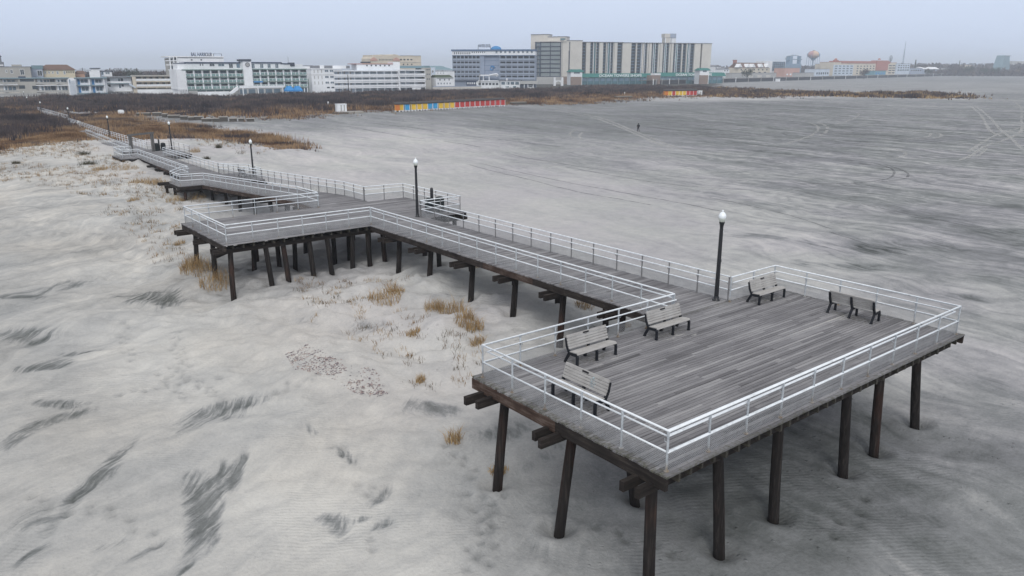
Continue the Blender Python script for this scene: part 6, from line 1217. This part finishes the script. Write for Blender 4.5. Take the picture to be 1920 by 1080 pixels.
    b = simple('open_hall', 'large open sided hall with a tan roof at the right edge', 'hall', 1888, 1945, 124, 1550, 'dark_skirt', 'beige_wall', rows=(), cap=0, pb=139, depth=24); b.box('roof', 'beige_wall', 1896, 1945, 115, 124, -1, 24); b.fins('concrete', (1890, 1904, 1920, 1938), 124, None, -.8, -.3, 1.0, name='column'); 
    simple('turquoise_shed', 'turquoise hut on the sand at the right edge', 'shed', 1912, 1934, 136.5, 1900, 'teal_paint', 'white_trim', depth=8, pb=143, front=True)
    # houses with small roofs just right of the tower
    for i, (x0, x1, py, ds, wl, lab) in enumerate(((1339, 1352, 121.6, 1000, 'white_wall', 'small white gabled house beyond the green pavilion'), (1356, 1368, 126.5, 900, 'white_wall', 'little white gabled house above the green canopy end'), (1372, 1384, 127, 960, 'pale_blue_wall', 'pale blue gabled house left of the gabled inn'))):
        b = Bld('far_house', lab, 'house', x0, x1, 150, 5, 10, dist=max(ds, 860)); b.box('wall', wl, x0, x1, py+3.5); gable_roof(b, 'grey_roof', x0, x1, py+3.5, py, 0, 10, False); b.wins(x0+1, x1-1, 2, py+5, py+7, 'glass_dark', .4)
    b = Bld('red_chimney', 'red brick chimney rising above the far roofs', 'chimney', 1377.5, 1380.8, 150, 5, 3, dist=1000); b.box('stack', 'red_wall', 1377.5, 1380.8, 113); b.box('cap', 'red_wall', 1377.2, 1381.1, 112.2, 113.2, -.3, 3.3)
    # boardwalk
    A0 = g(1225, 158.8, 0); B0 = g(1960, 136.6, 0); d = (B0-A0); Lb = d.length; t = thing('boardwalk', 'raised seaside boardwalk with a dark skirt, running to the far right', 'boardwalk', A0, math.atan2(d.y, d.x)); zt = 3.3
    MB().box(0, Lb, 0, 14, zt-.35, zt).build('deck', 'grey_timber', t); MB().box(0, Lb, .4, .8, -.5, zt-.35).build('skirt', 'dark_skirt', t); m = MB(); m.box(0, Lb, .1, .16, zt+1.0, zt+1.1); m.box(0, Lb, .1, .16, zt+.5, zt+.58)
    m.build('railing', 'steel', t)
    for i in range(46):
        u = Lb*(i/46)**1.6; MB().box(u-.25, u+.25, -.1, .38, -.5, zt+1.1).build('pile', 'concrete' if i % 3 else 'white_trim', t)
    m = MB(); m.prism([(0, zt), (26, .3), (26, -.2), (0, zt-.6)], -6, -3, 'y'); o = m.build('ramp', 'steel', t); o.location = (Lb*.028, 0, 0)
    for (px, py, w, h, lab) in ((1461, 151.5, 1.6, 2.6, 'small white cabin on the sand before the boardwalk'), (1318, 156, 1.4, 2.2, 'small white sign hut by the boardwalk below the far shops')):
        P = g(px, py+1.5, 0); t = thing('white_cabin', lab, 'cabin', P, R(5)); MB().box(-w, w, 0, 2*w, 0, h).build('wall', 'white_wall', t); MB().box(-w-.2, w+.2, -.2, 2*w+.2, h, h+.2).build('roof', 'white_trim', t)

def beach_things():
    # storage huts, long row
    def hut(col, w=1.45, d=2.0, h=2.15, mats=True):
        t = thing('beach_hut', '', 'hut')
        m = MB(); m.box(-w/2, w/2, .05, d, .45, h); m.build('body', col, t); m = MB()
        for x in (-w/2, w/2): m.box(x-.05, x+.05, -.05, .05, .30, h-.05)
        m.box(-w/2+.051, w/2-.051, -.045, .048, .32, .44); m.build('corner_boards', 'white_trim' if col != 'hut_orange' else 'hut_yellow', t)
        r = MB(); r.prism([(-.18, h+.002), (d+.18, h+.40), (d+.18, h+.70), (-.18, h+.24)], -w/2-.14, w/2+.14, 'x'); r.build('roof', 'dark_lid', t)
        sk = MB()
        for x in (-w/2+.25, w/2-.25): sk.box(x-.16, x+.16, -.25, d, 0, .44)
        sk.build('skid', 'white_trim', t); MB().box(-w/2+.3, w/2-.3, -.02, .049, .55, h-.35).build('door', col, t); return t
    protos = {c: None for c in ('hut_yellow', 'hut_blue', 'hut_red', 'hut_orange')}
    names = {'hut_yellow': 'yellow', 'hut_blue': 'blue', 'hut_red': 'red', 'hut_orange': 'orange red'}
    def place(col, px, py, lab, grp, ang, sc=1.0):
        P = g(px, py, 0.0); P.z = gh(P.x, P.y)-.05
        o = protos[col]
        if o is None: o = protos[col] = hut(col)
        else: o = copy_tree(o)
        o.location = P; o.rotation_euler = (0, 0, ang); o.scale = (sc, sc, sc); o['label'] = lab; o['group'] = grp
    row = ['hut_orange', 'hut_yellow', 'hut_blue', 'hut_yellow', 'hut_yellow', 'hut_yellow', 'hut_blue', 'hut_blue', 'hut_yellow', 'hut_yellow', 'hut_yellow']+['hut_red']*10
    ords = ['first', 'second', 'third', 'fourth', 'fifth', 'sixth', 'seventh', 'eighth', 'ninth', 'tenth']
    px0 = [745.8, 752.5, 764, 776, 787, 797.5, 807, 816.5, 827, 838, 848]+list(np.linspace(857.5, 943, 10)); cnt = {}
    for i, (c, px) in enumerate(zip(row, px0)):
        k = cnt.get(c, 0); cnt[c] = k+1; n = names[c]
        lab = f'{ords[k]} {n} beach hut from the open sand end of the long row' if c != 'hut_orange' else 'orange red end hut of the long beach hut row'
        if c == 'hut_red' and k == 9: lab = 'last red beach hut of the long row, beside the dark low box'
        place(c, px, np.interp(px, [745, 948], [210.5, 201.5]), lab, 'coloured beach huts in the long row', R(random.uniform(-26, -18)))
    row2 = ['hut_orange', 'hut_yellow', 'hut_red', 'hut_yellow', 'hut_yellow', 'hut_yellow', 'hut_red', 'hut_red', 'hut_red']; cnt = {}
    for i, c in enumerate(row2):
        px = 1249.5+i*6.7; k = cnt.get(c, 0); cnt[c] = k+1
        place(c, px, 182.6-i*.12, f'{ords[k]} {names[c]} beach hut of the short far row' if c != 'hut_orange' else 'orange red end hut of the short far row', 'coloured beach huts in the short far row', R(random.uniform(-36, -26)), 1.12)
    # low plank platforms at the brush edge
    boxes = [(256,283,219.6,'long flat pale'),(286,303,219.4,'flat lid, second'),(304,313,221.2,'small dark'),(315,338,221.8,'third pale lidded'),(338,352,223.2,'wide grey'),(353,364,224.2,'narrow grey'),(364,380,223.9,'pale topped'),(378,398,226.3,'low sandy'),(398,413,227.0,'dark fronted'),(411,428,226.8,'tallest'),(430,445,227.2,'neat pale topped'),(447,459,227.0,'small pale topped'),(462,478,226.6,'last, pale topped')]
    for i, (a, c, py, w) in enumerate(boxes):
        P = g(a, py, .3); Q = g(c, py, .3); P.z = gh(P.x, P.y)-.08; wd = min(3.6, (Q-P).length*.85); t = thing('deck_box', f'{w} wooden box in the low row at the brush edge, {("leftmost end" if i == 0 else "rightmost end" if i == 12 else ("left" if i < 5 else "middle" if i < 9 else "right")+" part")}', 'wooden box', P, R(-22), 'low wooden boxes at the brush edge')
        h = random.uniform(.75, 1.0) if i not in (9,) else 1.25; m = MB(); m.box(0, wd, 0, 2.2, 0, h-.12); m.build('crate', 'box_side', t); m = MB()
        for k in range(6): m.box(-.1, wd+.1, -.1+k*.4, .28+k*.4, h-.11, h+random.uniform(-.01, .01))
        m.build('lid', 'box_wood', t)
    for (px, py, w, d, h, lab) in ((960, 198, 5.6, 2.0, .9, 'long dark low box beyond the red huts'), (1156, 187.2, 7.5, 2.2, 1.0, 'long black low box at the brush edge before the far huts')):
        P = g(px, py, 0); P.z = gh(P.x, P.y)-.05; t = thing('deck_box', lab, 'wooden box', P, R(-18)); MB().box(0, w, 0, d, 0, h-.12).build('crate', 'box_side', t); MB().box(-.1, w+.1, -.1, d+.1, h-.12, h).build('lid', 'box_wood', t)
    P = g(640, 215.5, 0); P.z = gh(P.x, P.y)-.04; t = thing('lifeguard_platform', 'dark flat platform carrying a white cabin on the sand', 'platform', P, R(-10)); MB().box(-.8, 6.6, 0, 3.4, 0, .55).build('deck', 'box_wood', t); MB().box(-2.6, 2, -.6, 0, 0, .35).build('step', 'box_side', t)
    t = thing('white_beach_cabin', 'white beach cabin with two narrow doors standing on the dark platform', 'cabin', P+Vector((-.6, 1.0, .55)), R(-10)); MB().box(0, 2.7, 0, 2.0, 0, 2.0).build('wall', 'white_wall', t); MB().box(-.12, 2.82, -.12, 2.12, 2.0, 2.12).build('roof', 'white_trim', t)
    for x in (.95, 1.85): MB().box(x, x+.32, -.03, .02, .05, 1.85).build('door', 'concrete', t)
    P = g(1313, 180.5, 0); P.z = gh(P.x, P.y)-.03; t = thing('white_beach_cabin', 'white box cabin at the end of the short far hut row', 'cabin', P, R(-25)); MB().box(-.9, .9, 0, 1.8, 0, 2.1).build('wall', 'white_wall', t); MB().box(-1, 1, -.1, 1.9, 2.1, 2.25).build('roof', 'white_trim', t); MB().box(-.4, .4, -.04, .02, .05, 1.8).build('door', 'concrete', t)
    P = g(228, 217.5, .5); P.z = gh(P.x, P.y); t = thing('white_sign', 'white board with a curved top on short posts by the path', 'sign', P, R(-20)); m = MB(); m.prism([(-.75, .55), (.75, .55), (.75, 1.35), (.45, 1.55), (-.3, 1.6), (-.75, 1.45)], -.04, .04, 'y'); m.build('board', 'white_wall', t)
    for x in (-.55, .55): MB().box(x-.05, x+.05, -.03, .06, -.2, .56).build('post', 'box_side', t)
    for (px, py, h, lab) in ((616, 203.5, 1.9, 'white marker post in the brush behind the white cabin'), (935, 191, 1.3, 'small white marker post in the brush above the red huts'), (1171, 180, 1.6, 'small white marker post in the brush above the black box')):
        P = g(px, py, .3); P.z = gh(P.x, P.y); t = thing('marker_post', lab, 'post', P); MB().tube([(0, 0, -.2), (0, 0, h)], .16, 8).build('pole', 'white_trim', t); MB().box(-.22, .22, -.08, .08, h-.5, h).build('plate', 'white_trim', t)
    for (px, pyb, pyt, lab, cross) in ((311.5, 176, 131, 'tall pole with a crossarm in front of the cream motel', True), (377.5, 181, 145, 'plain dark pole in front of the clock hotel balconies', False), (654, 176, 140, 'plain dark pole in front of the white galleries', False), (900, 166, 138, 'slim grey pole in front of the blue grey hotel', False), (160.5, 170, 127, 'far utility pole above the orange house', True), (260.5, 166, 128, 'far utility pole above the cream motel roof', True)):
        P = g(px, pyb, 0); zt = hgt_at(px, pyt, P); t = thing('utility_pole', lab, 'pole', P); MB().tube([(0, 0, -.3), (0, 0, zt)], [.22, .15], 8).build('pole', 'trunk_bark', t)
        if cross: MB().bar((-1.6, .3, zt-.7), (1.6, -.3, zt-.7), .14, .14).build('crossarm', 'trunk_bark', t)
    # parked cars
    for (px, py, ang, c, lab) in ((581, 174.5, -5, 'car_grey', 'grey car parked by the narrow white block'), (800, 169.5, -70, 'car_white', 'white car parked beside the galleries'), (995, 166.5, -40, 'car_white', 'white van parked under the blue grey hotel marquee'), (243, 173, -12, 'car_grey', 'grey car parked at the stair motel')):
        P = g(px, py, 0); car(P, R(ang), c, lab, 1.3 if 'van' in lab else 1.0)
def car(P, rz, c, lab, k=1.0):
    t = thing('parked_car', lab, 'car', P, rz); prof = [(-2.2, .35), (-2.25, .75), (-1.5, .92), (-.9, 1.42*k), (.9, 1.45*k), (1.6, .98), (2.2, .85), (2.25, .35)]; m = MB(); m.prism([(x, z) for x, z in prof], -.85, .85, 'y'); m.build('body', c, t)
    m = MB(); m.prism([(-1.35, .98), (-.85, 1.36*k), (.85, 1.39*k), (1.4, 1.0)], -.87, .87, 'y'); m.build('glazing', 'glass_dark', t)
    for x in (-1.4, 1.4):
        for y in (-.8, .8): w = MB(); w.prism([(x+.33*math.cos(a), .33+.33*math.sin(a)) for a in np.linspace(0, 2*math.pi, 13)[:-1]], y-.1, y+.1, 'y'); w.build('wheel', 'rubber', t)

def make_trees():
    def bare_tree(loc, h, label, cr=.45, dense=900, cols=DARK):
        t = thing('bare_tree', label, 'tree', loc); m = MB(); m.tube([(0, 0, -.3), (.1, 0, h*.3), (.0, .1, h*.55)], [h*.028, h*.022, h*.014], 7); tips = []
        for i in range(9):
            a = i*2.4; z0 = h*random.uniform(.25, .5); e = Vector((math.cos(a)*h*cr*.6, math.sin(a)*h*cr*.6, h*random.uniform(.6, .92))); m.tube([(0, 0, z0), tuple(e*.5+Vector((0, 0, z0*.5))), tuple(e)], [h*.012, h*.008, h*.003], 5); tips.append(e)
        m.build('trunk', 'trunk_bark', t); tp = np.array([tuple(e) for e in tips]); n = dense; c = tp[RNG.integers(0, len(tp), n)]+RNG.normal(0, h*.12, (n, 3)); c[:, 2] = np.clip(c[:, 2], h*.28, h*1.03)
        v, f, cc = blades(c[:, 0], c[:, 1], c[:, 2], RNG.uniform(.05, .11, n)*h, RNG.uniform(.02, .05, n)*h, RNG.uniform(.3, 1.4, n), mixcol(cols, RNG.uniform(0, 1, n))); o = tri_object('crown', [(v, f, cc)], 'brush_twig'); o.parent = t
    GREEN = [(.02, .03, .02), (.035, .05, .03), (.055, .07, .04)]
    def at(px, dist): d = ray(px, 127); k = dist/math.hypot(d.x, d.y); return Vector((d.x*k, d.y*k, 0))
    for (px, dist, py, lab, cols) in ((244, 620, 130.5, 'round dark tree above the cream motel roof', GREEN), (213, 560, 131, 'bare tree behind the pale blue house', DARK), (1728, 1500, 120, 'broad tree right of the pale blocks', DARK), (1786, 1500, 124, 'dark tree left of the small grey house', DARK), (1800, 1450, 123, 'wide bare tree beside the cream house fronts', DARK), (1817, 1400, 126.5, 'rounded dark shrub tree behind the boardwalk', GREEN), (1846, 1400, 128, 'low rounded evergreen behind the boardwalk', GREEN), (1868, 1420, 127.6, 'low evergreen left of the green tower', GREEN), (1402, 800, 131.5, 'small evergreen in front of the gabled inn', GREEN), (1622, 1000, 131, 'dark tree before the red domed hotel', DARK), (1742, 1300, 131.5, 'dark shrub tree under the white roofed hall', GREEN)):
        P = at(px, dist); h = max(4, hgt_at(px, py, P)); bare_tree(P, h, lab, .55 if cols is GREEN else .45, 700, cols)
    P = g(1695, 141, 0); 
    # tall dark conifer spires on the far skyline
    for px, dist, py in ((1715.5, 1500, 112.5), (1798, 1900, 113.5)):
        P = at(px, dist); h = hgt_at(px, py, P); t = thing('conifer', 'thin dark conifer spire on the skyline, nearer the radio mast' if px < 1750 else 'thin dark conifer spire on the skyline, far right', 'tree', P); MB().tube([(0, 0, 0), (0, 0, h*.9)], [.5, .1], 6).build('trunk', 'trunk_bark', t)
        n = 500; z = RNG.uniform(.15, 1, n); r = (1-z)*h*.12*RNG.uniform(.5, 1, n); a = RNG.uniform(0, 6.28, n); v, f, c = blades(np.cos(a)*r, np.sin(a)*r, z*h-.6, np.full(n, 1.4), np.full(n, .8), RNG.uniform(.2, 1, n), mixcol(GREEN, RNG.uniform(0, 1, n))); o = tri_object('crown', [(v, f, c)], 'brush_twig'); o.parent = t
    # far woods and roofs that read as one mass
    def wood(px0, px1, dist, hs, n, seed):
        px = RNG.uniform(px0, px1, n); d = dist*RNG.uniform(.93, 1.12, n); a = HEAD+np.arctan((px-960)/F_PX); x = np.sin(a)*d; y = np.cos(a)*d
        hh = hs[0]+(hs[1]-hs[0])*fbm(px/9, d/90, 3, seed); k = dist/1000; return blades(x, y, hh*RNG.uniform(.0, .86, n)-1, 2.2*k*RNG.uniform(.7, 1.4, n), 2.6*k*RNG.uniform(.6, 1.2, n), RNG.uniform(.2, .9, n), mixcol(DARK, np.clip(fbm(px/5, d/60, 2, seed+3)*1.3-.1, 0, 1)))
    o = tri_object('far_woods', [wood(-60, 340, 760, (8, 14), 9000, 90), wood(560, 860, 900, (7, 13), 5000, 91), wood(1325, 1560, 1700, (10, 22), 6000, 92), wood(1560, 1760, 2000, (12, 26), 6000, 93), wood(1700, 1960, 1900, (14, 27), 9000, 94), wood(1690, 1900, 1600, (5, 18), 6000, 95)], 'brush_twig'); o['kind'] = 'stuff'; o['label'] = 'distant bare woods along the skyline'

def tracks():
    def ribbon(name, px, w, mat, gap=1.55):
        P = [g(x, y, 0) for x, y in px]
        # smooth the path
        Q = []
        for i in range(len(P)-1):
            p0, p1, p2, p3 = P[max(i-1, 0)], P[i], P[i+1], P[min(i+2, len(P)-1)]
            for k in range(8):
                t = k/8; Q.append(.5*((2*p1)+(p2-p0)*t+(2*p0-5*p1+4*p2-p3)*t*t+(3*p1-p0-3*p2+p3)*t**3))
        Q.append(P[-1]); vs = []; fs = []
        zs = ground_h(np.array([q.x for q in Q]), np.array([q.y for q in Q]))
        for i, q in enumerate(Q):
            d = (Q[min(i+1, len(Q)-1)]-Q[max(i-1, 0)]); d.z = 0; d.normalize(); n = Vector((-d.y, d.x, 0)); ww = w*(.75+.5*random.random())
            for s in (-1, 1): p = q+n*s*ww/2; vs.append((p.x, p.y, gh(p.x, p.y)+.010))
        for i in range(len(Q)-1): fs.append((2*i, 2*i+1, 2*i+3, 2*i+2))
        m = MB(); m.add(vs, fs); o = m.build(name, mat); o['kind'] = 'structure'; return o
    L, D = 'track_light', 'track_dark'
    for px, w, mat in (([(1820,200),(1838,216),(1855,243),(1878,256)], 0.68, L), ([(1829,200),(1852,218),(1875,243),(1892,256),(1918,280)], 0.68, L), ([(1900,190),(1914,203),(1915,225),(1914,246),(1885,262),(1850,272),(1822,292),(1800,302)], 0.61, L), ([(1918,240),(1882,248),(1850,262),(1815,286)], 0.61, L), ([(1815,290),(1832,294),(1850,278)], 0.49, L),
        ([(1560,250),(1650,248),(1735,246),(1764,252),(1755,258),(1700,261),(1640,263)], 0.61, L), ([(1640,248),(1700,247),(1740,250),(1744,254),(1730,258),(1690,260)], 0.61, L), ([(1510,230),(1530,236),(1534,243),(1522,254),(1500,262),(1475,270)], 0.61, L), ([(1530,230),(1550,238),(1548,248),(1536,255)], 0.61, L), ([(1580,206),(1606,212),(1608,219),(1590,228),(1570,234)], 0.49, L),
        ([(1600,271),(1660,277),(1690,284),(1697,290),(1680,296),(1640,297)], 0.55, L), ([(1640,308),(1670,316),(1676,326),(1660,336),(1600,343),(1500,345)], 0.30, D), ([(1660,310),(1694,320),(1703,328),(1690,337),(1640,342)], 0.30, D), ([(1040,208),(1110,222),(1160,238),(1215,262),(1260,280)], 0.68, L), ([(1052,206),(1125,222),(1180,242),(1235,265),(1280,282)], 0.68, L), ([(960,199),(1050,202),(1140,203)], 0.73, L), ([(1075,260),(1068,252),(1074,246),(1084,243)], 0.49, L), ([(1092,264),(1086,256),(1092,248)], 0.49, L),
        ([(900,306),(1000,330),(1120,352),(1260,378),(1350,396)], 0.21, D), ([(880,310),(980,335),(1100,362),(1220,384)], 0.21, D), ([(1060,314),(1200,338),(1330,352),(1400,356)], 0.22, D), ([(960,290),(1080,312),(1240,330),(1400,340)], 0.22, D), ([(1330,372),(1450,398),(1560,430)], 0.17, D), ([(1480,355),(1600,380),(1760,412),(1900,440)], 0.17, D), ([(1555,436),(1640,462),(1700,480)], 0.15, D), ([(700,232),(800,244),(920,262),(1050,276)], 0.38, D), ([(650,238),(760,256),(900,278)], 0.38, D)): ribbon('tyre_track', px, w, mat)
def make_extra_mats():
    plain('flower_faded', (.42, .52, .56), .8, .5, 30)
    for nm, c, a in (('track_light', (.46, .46, .45), .62), ('track_dark', (.13, .135, .14), .5)):
        m = NT(nm); p = m.pos(); n = m.noise(p, .9, 5, .75); n2 = m.noise(p, 5.0, 3, .6)
        m.col(c); m.rough(.95); m.b.inputs['Specular IOR Level'].default_value = .1
        m.l(m.range(m.math('ADD', n, m.math('MULTIPLY', m.math('SUBTRACT', n2, .5), .5)), .30, .56, 0, a), m.b.inputs['Alpha'])
def make_light():
    w = bpy.data.worlds.new('World'); SC.world = w; w.use_nodes = True; t = w.node_tree; bg = t.nodes['Background']
    sky = t.nodes.new('ShaderNodeTexSky'); sky.sky_type = 'NISHITA'; sky.sun_disc = False; el, az = R(40), R(215)
    sky.sun_elevation = el; sky.sun_rotation = az; sky.air_density = 1.2; sky.dust_density = 3.0; sky.ozone_density = 1.6; sky.altitude = 10
    # cloud deck: the overcast is whiter and brighter overhead than at the horizon
    tc = t.nodes.new('ShaderNodeTexCoord'); sp = t.nodes.new('ShaderNodeSeparateXYZ'); t.links.new(tc.outputs['Generated'], sp.inputs[0])
    mr = t.nodes.new('ShaderNodeMapRange'); mr.inputs[1].default_value = .04; mr.inputs[2].default_value = .75; t.links.new(sp.outputs[2], mr.inputs[0])
    cl = t.nodes.new('ShaderNodeMix'); cl.data_type = 'RGBA'; cl.inputs[6].default_value = SKY_LOW; cl.inputs[7].default_value = SKY_TOP; t.links.new(mr.outputs[0], cl.inputs[0])
    mx = t.nodes.new('ShaderNodeMix'); mx.data_type = 'RGBA'; mx.inputs[0].default_value = .88
    t.links.new(sky.outputs[0], mx.inputs[6]); t.links.new(cl.outputs[2], mx.inputs[7]); t.links.new(mx.outputs[2], bg.inputs[0]); bg.inputs[1].default_value = .10
    s = bpy.data.lights.new('sun', 'SUN'); s.energy = 1.3; s.angle = R(20); s.color = (1, .98, .955); o = bpy.data.objects.new('sun', s); COL.objects.link(o)
    d = Vector((math.sin(az)*math.cos(el), math.cos(az)*math.cos(el), math.sin(el))); o.rotation_euler = d.to_track_quat('Z', 'Y').to_euler()
    v = SC.view_settings; v.view_transform = 'Standard'; v.look = 'None'; v.exposure = EXPO; v.gamma = 1
SKY_LOW, SKY_TOP, EXPO = (7.1, 8.2, 10.5, 1), (10.2, 10.05, 9.9, 1), 0.0
def make_haze(dens):
    m = bpy.data.materials.new('haze'); m.use_nodes = True; t = m.node_tree
    for n in list(t.nodes):
        if n.type != 'OUTPUT_MATERIAL': t.nodes.remove(n)
    pv = t.nodes.new('ShaderNodeVolumePrincipled'); pv.inputs['Color'].default_value = (.84, .91, 1.0, 1); pv.inputs['Density'].default_value = dens; pv.inputs['Anisotropy'].default_value = .0
    t.links.new(pv.outputs[0], t.nodes['Material Output'].inputs['Volume']); MATS['haze'] = m
    o = MB().box(-9700, 9700, -1500, 9700, -3, 96).build('haze', 'haze'); o['kind'] = 'stuff'
make_extra_mats()
plan_piles()
make_ground()
make_vegetation(); make_tufts(); make_shrubs()
make_pier(); make_railings(); make_benches(); make_lamps(); make_bins(); make_gate(); make_people()
town_left(); town_white_hotel(); town_galleries(); town_blue_hotel(); town_towers(); town_right()
beach_things(); make_trees(); tracks()
make_light()
HAZE = 0.00028
if HAZE: make_haze(HAZE)
SC.render.engine = 'CYCLES'
cy = SC.cycles
cy.max_bounces = 5; cy.diffuse_bounces = 3; cy.glossy_bounces = 2; cy.transmission_bounces = 2; cy.volume_bounces = 1; cy.transparent_max_bounces = 6
cy.use_denoising = True; cy.use_adaptive_sampling = True; cy.adaptive_threshold = .01
SC.render.film_transparent = False
